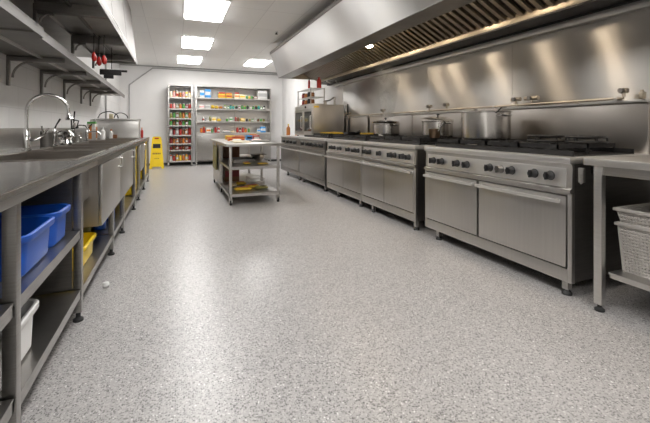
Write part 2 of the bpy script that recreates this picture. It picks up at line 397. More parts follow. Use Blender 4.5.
bottle_at('cleaning_bottle', -.60, 4.15, .175, .05, .28, 'blue', 'white_plastic', 'blue cleaning bottle under cabinet, farther of the pair', 'blue bottles')
bottle_at('cleaning_bottle', -.72, 3.70, .175, .055, .18, 'olive', 'yellow', 'squat olive bottle with yellow cap under sink cabinet')
tag(MB().lathe([(0, 0), (.016, .004), (.022, .02), (.016, .036), (0, .04)], (-.43, 2.86, 0), 14).build('white_cap', 'white_plastic', None, (-.43, 2.86, 0)), 'small white round cap lying on floor by counter leg', 'cap')

# ------------------------------------------------------------------ taps and things on the counter
def arc(c, r, a0, a1, n, ux, uz=(0, 0, 1)):
    ux = Vector(ux); uz = Vector(uz); c = Vector(c)
    return [c + ux * r * math.cos(math.radians(a0 + (a1 - a0) * i / n)) + uz * r * math.sin(math.radians(a0 + (a1 - a0) * i / n)) for i in range(n + 1)]
fx, fy = -1.17, 3.87
fa = thing('gooseneck_tap', (fx, fy, .88), 'tall chrome gooseneck tap with spray head rising over the first sink', 'tap')
ux = (.98, .2, 0)
MB().lathe([(0, 0), (.035, 0), (.035, .012), (.026, .02), (.026, .15), (.02, .16), (.02, .19), (0, .19)], (fx, fy, .88), 20).build('body', 'chrome', fa)
cx_ = Vector((fx, fy, 1.215)) + Vector(ux) * .147
pts = [Vector((fx, fy, 1.05)), Vector((fx, fy, 1.14))] + arc(cx_, .147, 180, 12, 18, ux)
end = pts[-1]; pts += [end + Vector((.004, 0, -.04))]
MB().tube(pts, .0135, 12).build('spout', 'chrome', fa)
e2 = pts[-1]
MB().tube([e2, e2 + Vector((.002, 0, -.03)), e2 + Vector((.004, 0, -.05)), e2 + Vector((.004, 0, -.065))], [.016, .02, .032, .03], 16).build('spray_head', 'chrome', fa)
MB().tube([e2 + Vector((.03, 0, -.06)), e2 + Vector((.075, 0, -.07)), e2 + Vector((.06, 0, -.14))], .006, 8).tube([e2 + Vector((.02, 0, -.06)), e2 + Vector((.02, 0, -.14)), e2 + Vector((.075, 0, -.13))], .006, 8).build('spray_trigger', 'iron', fa)
l = MB().tube([(fx, fy, .97), (fx + .06, fy + .01, .975), (fx + .10, fy + .02, 1.0), (fx + .12, fy + .03, 1.03)], [.012, .010, .010, .014], 10).build('lever', 'chrome', fa)
MB().tube([(fx + .11, fy + .025, 1.02), (fx + .10, fy + .02, 1.09)], .007, 8).tube([(fx + .12, fy + .03, 1.03), (fx + .15, fy + .04, 1.07)], .006, 8).build('grip', 'chrome', l)
def mixer(x, y, h, label, lean=.05):
    r = thing('mixer_tap', (x, y, .88), label, 'tap', 'short mixer taps')
    MB().lathe([(0, 0), (.03, 0), (.03, .01), (.018, .02), (.018, h * .55), (.024, h * .6), (.018, h * .7), (0, h * .72)], (x, y, .88), 16).build('body', 'chrome', r)
    MB().tube([(x, y, .88 + h * .5), (x + .06, y - .01, .88 + h * .62), (x + .13, y - .02, .88 + h * .6), (x + .17, y - .02, .88 + h * .42)], .010, 10).build('spout', 'chrome', r)
    MB().tube([(x, y, .88 + h * .68), (x + lean * .3, y, .88 + h * .85), (x + lean, y, .88 + h * 1.1)], [.008, .007, .009], 8).build('lever', 'iron', r)
mixer(-1.17, 4.66, .26, 'short chrome mixer tap with dark lever, next after the gooseneck tap')
mixer(-1.17, 5.45, .36, 'tallest short mixer tap with upright lever behind the chrome pot', .01)
mixer(-1.17, 6.2, .22, 'farthest short mixer tap beside the steel canister', .06)
r = thing('chrome_pot', (-1.13, 4.92, .88), 'round polished chrome pot between the mixer taps', 'pot')
MB().lathe([(0, 0), (.055, 0), (.06, .02), (.045, .055), (.05, .07), (.075, .09), (.078, .11), (.06, .135), (.02, .15), (0, .15)], (-1.13, 4.92, .882), 24).build('body', 'chrome', r)
MB().lathe([(0, .15), (.012, .152), (.016, .165), (0, .172)], (-1.13, 4.92, .882), 12).build('knob', 'chrome', r)
MB().tube([(-1.06, 4.91, .97), (-1.0, 4.9, .99), (-.98, 4.9, .95)], .007, 8).build('handle', 'chrome', r)
r = thing('steel_canister', (-1.26, 4.75, .88), 'dark steel canister against backsplash beside gooseneck tap', 'canister')
MB().lathe([(0, 0), (.06, 0), (.06, .14), (0, .14)], (-1.26, 4.75, .881), 20).build('body', 'steel_dark', r)
MB().lathe([(.062, .14), (.062, .155), (.02, .165), (0, .165)], (-1.26, 4.75, .881), 20).build('lid', 'steel', r)
r = thing('steel_canister', (-1.22, 5.9, .88), 'small polished canister just left of the orange-printed tin', 'canister')
MB().lathe([(0, 0), (.055, 0), (.055, .12), (0, .12)], (-1.22, 5.9, .881), 20).build('body', 'steel', r)
MB().lathe([(.057, .12), (.057, .135), (.02, .15), (0, .15)], (-1.22, 5.9, .881), 20).build('lid', 'steel_light', r)
r = thing('printed_tin', (-1.17, 6.6, .88), 'square tin with orange print and dark green lid on counter', 'tin')
MB().box(-1.24, -1.12, 6.53, 6.67, .881, 1.13, .01).build('body', 'steel_light', r)
MB().box(-1.1195, -1.117, 6.55, 6.65, .91, 1.08).box(-1.21, -1.17, 6.526, 6.5295, .90, 1.11).build('printed_label', 'amber', r)
MB().box(-1.235, -1.125, 6.535, 6.665, 1.13, 1.16, .008).build('lid', 'green', r)
MB().tube([(-1.2, 6.6, 1.16), (-1.2, 6.6, 1.19), (-1.14, 6.6, 1.20), (-1.13, 6.6, 1.16)], .008, 8).build('handle', 'steel', r)
bottle_at('spray_bottle', -1.06, 6.75, .88, .035, .2, 'white_plastic', 'white_plastic', 'white squeeze bottle right of the orange-printed tin')
bottle_at('sauce_bottle', -1.02, 7.3, .88, .03, .16, 'white_plastic', 'orange', 'small white bottle with orange cap before the steel bin')
tag(MB().box(-.99, -.93, 7.27, 7.33, .881, .95, .008).build('brown_box', 'brown', None, (-.96, 7.3, .881)), 'small brown box on counter in front of the steel bin', 'box')
r = thing('steel_bin', (-1.03, 8.0, .88), 'large rectangular stainless steel bin at the far end of counter', 'bin')
MB().box(-1.36, -.64, 7.86, 8.16, .881, 1.20, .008).build('body', 'steel_light', r)
MB().box(-1.375, -.625, 7.84, 8.18, 1.20, 1.235, .006).build('lid', 'steel', r)
def cable(name, pts, r_, mat, label, cat='hose', n=8):
    P = [Vector(p) for p in pts]; out = []
    P = [P[0]] + P + [P[-1]]
    for i in range(1, len(P) - 2):
        for k in range(n):
            t_ = k / n; a, b, c, d = P[i - 1], P[i], P[i + 1], P[i + 2]
            out.append(.5 * ((2 * b) + (c - a) * t_ + (2 * a - 5 * b + 4 * c - d) * t_ ** 2 + (3 * b - a - 3 * c + d) * t_ ** 3))
    out.append(P[-2])
    return tag(MB().tube(out, r_, 8).build(name, mat, None, tuple(P[0])), label, cat)
cable('black_hose', [(-1.32, 7.9, 1.245), (-1.27, 7.92, 1.33), (-1.14, 7.95, 1.37), (-1.03, 7.98, 1.32), (-1.0, 8.0, 1.247)], .009, 'rubber', 'black hose loop arching over left half of the steel bin')
cable('black_hose', [(-1.08, 8.05, 1.247), (-1.04, 8.05, 1.33), (-.95, 8.05, 1.35), (-.87, 8.05, 1.31), (-.84, 8.05, 1.247)], .009, 'rubber', 'black hose loop arching over right half of the steel bin')
tag(MB().box(-1.17, -1.10, 8.1, 8.16, 1.236, 1.33, .01).build('cream_packet', 'cream', None, (-1.13, 8.13, 1.236)), 'cream coloured packet standing on the steel bin', 'packet')
bottle_at('sauce_bottle', -.60, 8.05, .88, .025, .19, 'red_pack', 'orange', 'red and orange bottle at right end of the steel bin')

# ------------------------------------------------------------------ lower wall shelf on the left (two boards) and brackets
def wall_board(xn, xf, y0, y1, z, label):
    r = thing('wall_shelf', (-1.2, (y0 + y1) / 2, z), label, 'shelf', 'lower wall shelf boards')
    T = .012
    MB().hexa([(LX + .005, y0, z - T), (xn, y0, z - T), (xf, y1, z - T), (LX + .005, y1, z - T), (LX + .005, y0, z), (xn, y0, z), (xf, y1, z), (LX + .005, y1, z)]).build('board', 'steel_dark', r)
    MB().hexa([(xn - .012, y0, z - .055), (xn, y0, z - .055), (xf, y1, z - .055), (xf - .012, y1, z - .055), (xn - .012, y0, z + .008), (xn, y0, z + .008), (xf, y1, z + .008), (xf - .012, y1, z + .008)]).build('front_lip', 'satin', r)
    MB().box(-1.16, -1.13, y0 + .05, y1 - .05, z - .025, z - T).build('stiffener', 'steel_light', r)
    return r
wall_board(-.78, -.83, .3, 3.06, 1.745, 'nearer board of the lower steel wall shelf above the sinks')
wall_board(-.84, -.968, 3.066, 8.7, 1.735, 'longer farther board of lower steel wall shelf above the sinks')
def bracket(y, z, depth, label, drop=.27, mat='steel_dark', x0=LX, group='brackets under the lower wall shelf'):
    r = thing('shelf_bracket', (x0, y, z), label, 'bracket', group)
    MB().box(x0 + .002, x0 + .022, y - .02, y + .02, z - drop, z - .001, .002).build('wall_plate', mat, r)
    MB().box(x0 + .022, x0 + depth, y - .02, y + .02, z - .045, z - .001, .002).build('arm', mat, r)
    c = (x0 + .022 + .17, y, z - .045 - .15)
    MB().tube(arc(c, .15, 180, 90, 8, (1, 0, 0)), .010, 8).build('curved_brace', mat, r)
    return r
B = bracket(4.15, 1.722, .44, 'curved steel bracket nearest camera, under lower left wall shelf')
for y, w in ((5.05, 'second curved steel bracket from camera under lower wall shelf'), (5.97, 'third curved steel bracket from camera under lower wall shelf'),
             (6.95, 'fourth curved steel bracket from camera under lower wall shelf'), (7.64, 'last curved steel bracket at far end of lower wall shelf')):
    q = dup(B); q.location.y = y; tag(q, w)
q = dup(B); q.location = (LX, 2.2, 1.732); tag(q, 'steel bracket under the nearer board of the lower wall shelf')

# ------------------------------------------------------------------ upper cabinet hung from the ceiling on the left
uc = thing('wall_cabinet', (-.95, 4.2, 2.0), 'high steel wall cabinet with ribbed open underside reaching the ceiling', 'cabinet')
UY0, UY1, UXB, UX = .6, 6.1, -1.03, -.515
MB().box(UX - .01, UX, UY0, 6.1, 1.995, 2.055, .003).build('bottom_rail', 'satin', uc)
MB().box(LX + .003, UXB - .001, UY0, UY1 - .016, 2.06, CZ - .002).build('rear_casing', 'steel', uc)
MB().box(UXB, UX - .012, UY0, UY1, 2.085, 2.095).build('underside_sheet', 'steel', uc)
for y in (1.5, 2.55, 3.60, 4.75, 5.85):
    MB().box(UXB, UX - .012, y - .035, y + .035, 2.0, 2.084, .003).build('cross_beam', 'steel_dark', uc)
MB().box(-.80, -.78, UY0, UY1 - .02, 2.055, 2.084).build('stiffener', 'steel_dark', uc)
MB().prism([(UXB, 2.0), (UX - .012, 2.0), (-.60, CZ - .002), (UXB, CZ - .002)], 'y', UY1 - .015, UY1).build('end_panel', 'steel', uc)
n = 5; w = (UY1 - UY0) / n
for i in range(n):
    a, b = UY0 + i * w + .008, UY0 + (i + 1) * w - .008
    d = MB().hexa([(UX - .03, a, 2.06), (UX - .012, a, 2.06), (UX - .012, b, 2.06), (UX - .03, b, 2.06), (-.615, a, CZ - .03), (-.597, a, CZ - .03), (-.597, b, CZ - .03), (-.615, b, CZ - .03)]).build('door', 'satin', uc)
MB().box(-.625, -.60, UY0, UY1, CZ - .03, CZ - .002).build('top_rail', 'steel_dark', uc)
for y in (3.60, 4.75, 5.85):
    c = (UXB + .012 + .09, y, 2.0 - .085)
    q = thing('shelf_bracket', (UXB, y, 2.0), 'curved steel bracket under the high wall cabinet, %s' % {3.60: 'nearest to camera', 4.75: 'middle one', 5.85: 'farthest, near the hanging red tools'}[y], 'bracket', 'brackets under the high cabinet')
    MB().box(UXB - .01, UXB + .012, y - .03, y + .03, 1.88, 2.059, .002).build('wall_plate', 'steel_dark', q)
    MB().tube(arc(c, .075, 180, 90, 8, (1, 0, 0)), .010, 8).box(UXB + .012, UXB + .12, y - .02, y + .02, 1.985, 1.999).build('curved_brace', 'steel_dark', q)
# hanging utensils
def hang(x, y, mat, label, L_=.17):
    r = thing('hanging_scoop', (x, y, 2.0), label, 'utensil', 'red utensils hanging from the cabinet')
    MB().tube([(x, y, 1.998), (x, y, 1.99), (x + .012, y, 1.975), (x, y, 1.965), (x - .006, y, 1.975)], .003, 6).build('hook', 'iron', r)
    MB().tube([(x, y, 1.963), (x, y, 1.963 - L_)], .004, 6).build('rod', 'iron', r)
    z = 1.963 - L_
    MB().tube([(x, y, z), (x, y, z - .02), (x + .003, y, z - .05), (x + .003, y, z - .075), (x, y, z - .09)], [.008, .016, .024, .02, .008], 12).build('handle', mat, r)
hang(-.735, 4.20, 'red', 'hanging utensil with larger red handle, left of the pair', .15)
hang(-.705, 4.28, 'red', 'thin red-handled utensil partly behind the larger red handle', .18)
hang(-.655, 4.24, 'red', 'right red-handled utensil hanging beside the cabinet rail', .17)
r = thing('hanging_grater', (-.64, 4.9, 2.0), 'black flat utensil hanging behind the red-handled tools', 'utensil')
MB().tube([(-.68, 4.9, 2.0), (-.68, 4.9, 1.75)], .004, 6).build('hook', 'iron', r)
MB().box(-.80, -.58, 4.89, 4.91, 1.68, 1.745, .004).box(-.58, -.52, 4.895, 4.905, 1.72, 1.745, .003).box(-.76, -.66, 4.892, 4.908, 1.64, 1.68, .003).build('blade', 'iron', r)

# ------------------------------------------------------------------ ranges
RF, RB = 2.30, 3.13
def knob(mb, y, z, r_=.026):
    mb.lathe([(0, -.052), (r_ * .78, -.052), (r_ * .9, -.046), (r_, -.02), (r_, -.012), (r_ * 1.15, -.010), (r_ * 1.15, 0), (0, 0)], (RF + .012, y, z), 14, 'x')
    mb.box(RF - .052, RF - .036, y - .005, y + .005, z - r_ * .9, z + r_ * .9)
def grate(parent, xa, xb, ya, yb, z0=.892, z1=.962):
    m = MB(); b = .011
    for y in (ya, yb - b): m.box(xa, xb, y, y + b, z1 - .03, z1)
    for x in (xa, xb - b): m.box(x, x + b, ya, yb, z1 - .03, z1)
    for k_ in (.25, .75):
        yy = ya + (yb - ya) * k_; xx = xa + (xb - xa) * k_
        m.box(xa, xa + (xb - xa) * .27, yy - .005, yy + .005, z1 - .02, z1).box(xb - (xb - xa) * .27, xb, yy - .005, yy + .005, z1 - .02, z1)
        m.box(xx - .005, xx + .005, ya, ya + (yb - ya) * .27, z1 - .02, z1).box(xx - .005, xx + .005, yb - (yb - ya) * .27, yb, z1 - .02, z1)
    xc, yc = (xa + xb) / 2, (ya + yb) / 2
    m.box(xc - b / 2, xc + b / 2, ya, yc - .05, z1 - .018, z1).box(xc - b / 2, xc + b / 2, yc + .05, yb, z1 - .018, z1)
    m.box(xa, xc - .05, yc - b / 2, yc + b / 2, z1 - .018, z1).box(xc + .05, xb, yc - b / 2, yc + b / 2, z1 - .018, z1)
    for sx_, sy_ in ((1, 1), (1, -1), (-1, 1), (-1, -1)):
        p = Vector((xc + sx_ * (xb - xa) * .46, yc + sy_ * (yb - ya) * .46, z1 - .009)); q = Vector((xc + sx_ * .045, yc + sy_ * .045, z1 - .009))
        m.tube([p, q], .0065, 6)
        x = xa if sx_ < 0 else xb - b; y = ya if sy_ < 0 else yb - b
        m.box(x, x + b, y, y + b, z0, z1 - .018)
    m.build('grate', 'iron', parent)
    MB().lathe([(0, 0), (.07, 0), (.07, .014), (.05, .02), (.05, .032), (.046, .038), (0, .04)], (xc, yc, z0), 20).build('burner', 'iron', parent)
def make_range(y0, y1, doors, handles, knobs, label, grates=None, feet=None, seams=(), splash=1.255, silver=(), kr=.028, top='hob', fm='steel_front', pm='plate'):
    r = thing('kitchen_range', ((RF + RB) / 2, (y0 + y1) / 2, 0), label, 'cooker', 'cookers along the right wall')
    # carcass
    b = MB()
    b.box(RF + .03, RB, y0 + .004, y1 - .004, .10, .842)
    b.build('body', 'steel_dark', r)
    MB().box(RF, RF + .03, y0, y0 + .028, .095, .662, .002).box(RF, RF + .03, y1 - .028, y1, .095, .662, .002).box(RF, RF + .03, y0 + .028, y1 - .028, .095, .180, .002)\
        .box(RF, RF + .03, y0 + .028, y1 - .028, .648, .662, .002).build('front_frame', fm, r)
    MB().box(RF - .012, RB, y0, y1, .846, .888, .005).build('top_slab', 'plate', r)
    # tilted control panel
    MB().prism([(RF + .028, .664), (RF - .014, .664), (RF - .014, .684), (RF + .006, .692), (RF + .012, .82), (RF + .004, .845), (RF + .028, .845)], 'y', y0 + .002, y1 - .002).build('control_panel', fm, r)
    MB().hexa([(RF + .000, y0 + .04, .696), (RF + .010, y0 + .04, .696), (RF + .010, y1 - .04, .696), (RF + .000, y1 - .04, .696), (RF + .006, y0 + .04, .816), (RF + .014, y0 + .04, .816), (RF + .014, y1 - .04, .816), (RF + .006, y1 - .04, .816)]).build('control_plate', pm, r)
    for i, ky in enumerate(knobs):
        m = MB(); knob(m, ky, .760, kr); m.build('knob', 'steel_dark' if i in silver else 'black', r)
    ds = []
    for a, c in doors:
        m = MB().box(RF - .006, RF + .028, a, c, .188, .640, .004)
        d = m.build('door', fm, r); ds.append(d)
        for sy in seams:
            if a < sy < c: MB().box(RF - .0075, RF - .005, sy - .003, sy + .003, .19, .638).build('seam', 'steel_dark', d)
    for a, c in handles:
        d = min(ds, key=lambda o: abs((o.data.vertices[0].co.y + (y0 + y1) / 2) - (a + c) / 2)) if ds else r
        m = MB().box(RF - .052, RF - .030, a, c, .596, .620, .007)
        for e in (a + .03, c - .03): m.box(RF - .035, RF - .006, e - .012, e + .012, .598, .618, .003)
        m.build('handle', 'plate', d)
    for fy_ in (feet or (y0 + .06, y1 - .06)):
        for fx_ in (RF + .05, RB - .08):
            l = MB().box(fx_ - .02, fx_ + .02, fy_ - .02, fy_ + .02, .035, .10, .002).tube([(fx_, fy_, .03), (fx_, fy_, .06)], .014).build('leg', 'steel', r)
            MB().lathe([(0, 0), (.03, 0), (.03, .01), (.015, .03), (0, .03)], (fx_, fy_, 0), 14).build('foot', 'rubber', l)
    if top == 'hob':
        MB().box(RF + .09, RB - .10, y0 + .05, y1 - .05, .886, .893).box(RF + .085, RF + .095, y0 + .05, y1 - .05, .886, .925).box(RB - .11, RB - .10, y0 + .05, y1 - .05, .886, .925).build('hob_tray', 'iron', r)
    MB().box(RB - .03, RB, y0, y1, .886, splash, .003).build('backsplash', 'splash_steel', r)
    MB().box(RB - .05, RB, y0, y1, splash, splash + .022, .004).build('backsplash_cap', 'steel', r)
    if grates:
        ya, yb, cols = grates; w_ = (yb - ya) / cols
        for i in range(cols):
            for (xa, xb) in ((RF + .10, RF + .40), (RF + .41, RF + .71)):
                grate(r, xa, xb, ya + i * w_ + .006, ya + (i + 1) * w_ - .006)
    return r
make_range(1.565, 3.03, [(2.345, 3.0), (1.60, 2.325)], [(2.36, 3.0), (1.615, 2.325)], [2.9, 2.783, 2.582, 2.464, 2.216, 2.111, 2.013, 1.827, 1.709],
           'nearest and widest steel cooker, nine knobs, beside the steel table', (1.72, 2.98, 4), (1.63, 2.88), silver=(5,))
make_range(3.185, 4.37, [(3.215, 4.345)], [(3.21, 4.37)], [4.272, 4.157, 3.908, 3.66, 3.576, 3.418, 3.306],
           'steel cooker second from the camera, with seven knobs and one wide door', (3.24, 4.32, 3), (3.24, 4.14), (3.80,))
make_range(4.38, 5.60, [(4.405, 5.575)], [(4.40, 5.585)], [5.396, 5.276, 5.062, 4.774, 4.583, 4.474],
           'steel cooker in the middle of the row, with six black knobs', (4.43, 5.55, 3), (4.48, 5.23), (4.95,))
make_range(5.68, 7.03, [(5.71, 7.0)], [(5.70, 7.0)], [5.80, 5.98, 6.16, 6.34, 6.52, 6.80],
           'steel cooker fourth from the camera, under the near half of oven', (5.72, 6.50, 2), (5.76, 6.9), kr=.032, fm='steel_mid', pm='steel_mid')
r5 = make_range(7.05, 8.42, [(7.08, 8.39)], [(7.07, 8.37)], [7.3, 7.55, 7.8, 8.1],
           'farthest steel cooker at the end of the row, under the oven', None, (7.15, 8.0), top='flat', splash=1.0, fm='steel_mid', pm='steel_mid')
# gas rail and valves
rail = thing('gas_rail', (3.07, 4.3, 1.3), 'thin steel pipe running along the top of the cooker backsplashes', 'pipe')
MB().tube([(3.065, 1.7, 1.292), (3.065, 6.45, 1.292)], .011, 10).build('pipe', 'steel_warm', rail)
for y in (1.75, 2.9, 4.0, 5.2, 6.4): MB().box(3.055, 3.10, y - .012, y + .012, 1.278, 1.306, .002).build('clip', 'steel', rail)
def valve(y, label, z=1.303, w_=.05):
    r = thing('gas_valve', (3.065, y, z), label, 'valve', 'valves on the gas rail')
    MB().tube([(3.065, y, z), (3.065, y, z + .035)], .012, 10).tube([(3.065, y - w_, z + .045), (3.065, y + w_, z + .045)], .020, 12).build('body', 'steel_warm', r)
    MB().tube([(3.045, y, z + .045), (3.02, y, z + .045)], .018, 12).build('handwheel', 'steel_dark', r)
valve(2.63, 'left small valve of the pair on rail above big pot'); valve(2.46, 'wide valve on the rail just right of the big pot', w_=.07)
valve(3.62, 'small valve on gas rail above the second pot', w_=.03)
valve(1.70, 'nearest single valve on the rail by the backsplash corner', w_=.025)
valve(3.95, 'small valve on gas rail between the two smaller pots', w_=.04); valve(5.1, 'far small valve on the rail behind steaming pot', w_=.04)
tag(MB().box(3.05, 3.10, 1.575, 1.60, 1.28, 1.33, .004).tube([(3.075, 1.59, 1.33), (3.075, 1.59, 1.345)], .012).build('end_cap', 'steel_warm', None, (3.075, 1.59, 1.28)), 'brownish knob at the near end of backsplash top', 'fitting')
cable('gas_hose', [(3.09, 6.42, .9), (3.09, 6.42, 1.1), (3.08, 6.43, 1.3), (3.08, 6.43, 1.52)], .013, 'iron', 'black vertical gas pipe between the oven and rail', 'pipe')
r = thing('pot_filler_tap', (3.09, 6.3, 1.3), 'small tap on the rail beside the tall oven', 'tap')
MB().tube([(3.09, 6.33, 1.303), (3.09, 6.33, 1.36)], .014).build('body', 'steel_warm', r)
MB().tube([(3.09, 6.33, 1.34), (2.98, 6.33, 1.34), (2.96, 6.33, 1.29)], .01).build('spout', 'steel_warm', r)

# raised wok rings standing on the near cooker
def wok_ring(x, y, rr, label, z=.9625):
    r = thing('wok_ring', (x, y, z), label, 'wok ring', 'wok rings on the near cooker')
    def circ(rad, zz): return [(x + rad * math.cos(2 * PI * k / 28), y + rad * math.sin(2 * PI * k / 28), zz) for k in range(29)]
    MB().tube(circ(rr, z + .008), .008, 6, False).build('lower_ring', 'iron', r)
    m = MB().tube(circ(rr * .98, z + .045), .009, 6, False)
    for k in range(6):
        a = 2 * PI * k / 6
        m.tube([(x + rr * .98 * math.cos(a), y + rr * .98 * math.sin(a), z + .047), (x + rr * .35 * math.cos(a), y + rr * .35 * math.sin(a), z + .035)], .008, 6)
        m.tube([(x + rr * math.cos(a), y + rr * math.sin(a), z + .01), (x + rr * .98 * math.cos(a), y + rr * .98 * math.sin(a), z + .045)], .007, 6)
    m.tube(circ(rr * .35, z + .035), .007, 6, False)
    m.build('upper_ring', 'iron', r)
wok_ring(2.83, 2.12, .145, 'black iron wok ring on near cooker, beside big pot')
wok_ring(2.80, 1.80, .125, 'black iron wok ring nearest the steel table')

# ------------------------------------------------------------------ pots
def pot(x, y, z, rr, h, label, handles, rim=True, lid=None):
    r = thing('stock_pot', (x, y, z), label, 'pot')
    MB().lathe([(0, 0), (rr * .93, 0), (rr * .975, .012), (rr * .98, .03), (rr * .98, h - .012), (rr * 1.03, h - .006), (rr * 1.03, h), (rr * .97, h), (rr * .96, h - .02), (rr * .95, .02), (0, .016)], (x, y, z), 48).build('body', 'pot', r)
    for a in handles:
        u = Vector((math.cos(a), math.sin(a), 0)); v = Vector((-u.y, u.x, 0)); c = Vector((x, y, z + h * .84))
        MB().tube([c + u * rr * .97 - v * .055, c + u * (rr + .045) - v * .05 + Vector((0, 0, .005)), c + u * (rr + .055) + Vector((0, 0, .006)), c + u * (rr + .045) + v * .05 + Vector((0, 0, .005)), c + u * rr * .97 + v * .055], .008, 8).build('handle', 'chrome', r)
    if lid:
        tilt, off = lid
        l = MB().lathe([(0, .03), (rr * .6, .022), (rr * .98, .006), (rr * 1.04, 0), (rr * 1.04, -.004), (rr * .96, 0), (rr * .58, .016), (0, .024)], (0, 0, 0), 40).build('lid', 'pot', None); l.parent = r
        l.location = (off[0], off[1], h + .006 + off[2]); l.rotation_euler = tilt
        k = MB().lathe([(0, .03), (.008, .03), (.008, .045), (.018, .05), (.018, .06), (0, .064)], (0, 0, 0), 14).build('lid_knob', 'iron', None)
        k.parent = l
    return r
GZ = .9625
pot(2.74, 2.69, GZ, .222, .262, 'large deep steel stock pot with open top on the near cooker', (math.radians(-95), math.radians(85)), lid=None)
pot(2.80, 3.46, GZ, .172, .185, 'medium steel pot with a lid knocked askew, behind copper pan', (math.radians(-95), math.radians(85)), lid=((.10, .0, 0), (0, .0, .018)))
pot(2.72, 4.44, GZ, .182, .165, 'small steel pot with tilted lid letting out steam', (math.radians(-95), math.radians(85)), lid=((-.07, .05, 0), (0, .02, .014)))
px_, py_ = 2.595, 3.255
r = thing('copper_saucepan', (px_, py_, GZ), 'small brownish saucepan with angled handle in front of medium pot', 'saucepan')
MB().lathe([(0, 0), (.048, 0), (.056, .012), (.062, .095), (.066, .098), (.06, .095), (.054, .015), (0, .01)], (px_, py_, GZ), 32).build('body', 'copper', r)
MB().tube([(px_, py_ - .06, GZ + .08), (px_ - .01, py_ - .12, GZ + .13), (px_ - .02, py_ - .18, GZ + .17)], [.007, .008, .010], 8).build('handle', 'chrome', r)
r = thing('steel_ladle', (2.60, 2.36, 1.22), 'steel ladle handle sticking out over the right rim of big pot', 'ladle')
MB().tube([(2.70, 2.60, 1.10), (2.66, 2.50, 1.205), (2.62, 2.40, 1.245), (2.60, 2.33, 1.250)], [.006, .006, .008, .009], 8).build('handle', 'chrome', r)
MB().lathe([(0, 0), (.03, .006), (.045, .025), (.048, .04), (.044, .04), (.03, .012), (0, .006)], (2.70, 2.62, 1.065), 20).build('bowl', 'chrome', r)
# yellow pans at the far end
def tray(x0, x1, y0, y1, z, h, mat, label, name='baking_tray', group=None, cat='tray'):
    r = thing(name, ((x0 + x1) / 2, (y0 + y1) / 2, z), label, cat, group)
    MB().box(x0 + .01, x1 - .01, y0 + .01, y1 - .01, z, z + .005).box(x0, x0 + .012, y0, y1, z, z + h, .002).box(x1 - .012, x1, y0, y1, z, z + h, .002).box(x0 + .012, x1 - .012, y0, y0 + .012, z, z + h, .002).box(x0 + .012, x1 - .012, y1 - .012, y1, z, z + h, .002).build('pan', mat, r)
    MB().box(x0 - .012, x1 + .012, y0 - .012, y0, z + h - .006, z + h).box(x0 - .012, x1 + .012, y1, y1 + .012, z + h - .006, z + h).box(x0 - .012, x0, y0, y1, z + h - .006, z + h).box(x1, x1 + .012, y0, y1, z + h - .006, z + h).build('rim', mat, r)
    return r
tray(2.50, 2.75, 5.78, 6.40, GZ + .001, .022, 'yellow_pack', 'yellow shallow tray on the hob in front of the oven', group='yellow trays')
tray(2.78, 2.98, 5.05, 5.50, GZ + .001, .02, 'yellow_pack', 'smaller yellow tray on the hob left of steaming pot', group='yellow trays')
r = thing('frying_pan', (2.52, 5.12, GZ), 'black frying pan on the hob in the middle of the row', 'pan')
MB().lathe([(0, 0), (.11, 0), (.14, .04), (.143, .04), (.115, .006), (0, .006)], (2.52, 5.12, GZ), 28).build('body', 'iron', r)
MB().tube([(2.52, 5.0, GZ + .03), (2.50, 4.82, GZ + .06)], .01, 8).build('handle', 'iron', r)

# steam
vm = bpy.data.materials.new('steam'); vm.use_nodes = True; nt = vm.node_tree; nt.nodes.clear(); N = nt.nodes.new; L_ = nt.links
out = N('ShaderNodeOutputMaterial'); pv = N('ShaderNodeVolumePrincipled'); L_.new(pv.outputs[0], out.inputs['Volume'])
pv.inputs['Color'].default_value = (.95, .95, .95, 1); pv.inputs['Anisotropy'].default_value = .2
tc = N('ShaderNodeTexCoord'); sp = N('ShaderNodeSeparateXYZ'); L_.new(tc.outputs['Object'], sp.inputs[0])
def mth(op, a, b=None):
    n = N('ShaderNodeMath'); n.operation = op
    for i, v in enumerate((a, b)):
        if v is None: continue
        if isinstance(v, (int, float)): n.inputs[i].default_value = v
        else: L_.new(v, n.inputs[i])
    return n.outputs[0]
rad2 = mth('ADD', mth('POWER', sp.outputs[0], 2), mth('POWER', sp.outputs[1], 2))
wid = mth('ADD', mth('MULTIPLY', sp.outputs[2], .16), .09)
fall = mth('SUBTRACT', 1, mth('DIVIDE', rad2, mth('MULTIPLY', wid, wid)))
fall = mth('MULTIPLY', mth('MAXIMUM', fall, 0), mth('MAXIMUM', mth('SUBTRACT', 1, mth('DIVIDE', sp.outputs[2], .72)), 0))
nz = N('ShaderNodeTexNoise'); nz.inputs['Scale'].default_value = 7; nz.inputs['Detail'].default_value = 3; nz.inputs['Distortion'].default_value = 1.2
L_.new(tc.outputs['Object'], nz.inputs['Vector'])
L_.new(mth('MULTIPLY', mth('MULTIPLY', fall, mth('MAXIMUM', mth('SUBTRACT', nz.outputs['Fac'], .38), 0)), 75), pv.inputs['Density'])
sx0, sy0, sz0 = 2.74, 4.42, 1.21
tag(MB().lathe([(0, 0), (.09, 0), (.12, .2), (.17, .5), (.205, .72), (0, .72)], (sx0, sy0, sz0), 20).build('steam', vm, None, (sx0, sy0, sz0)), 'faint white steam rising from the small pot with tilted lid', 'steam', kind='stuff')

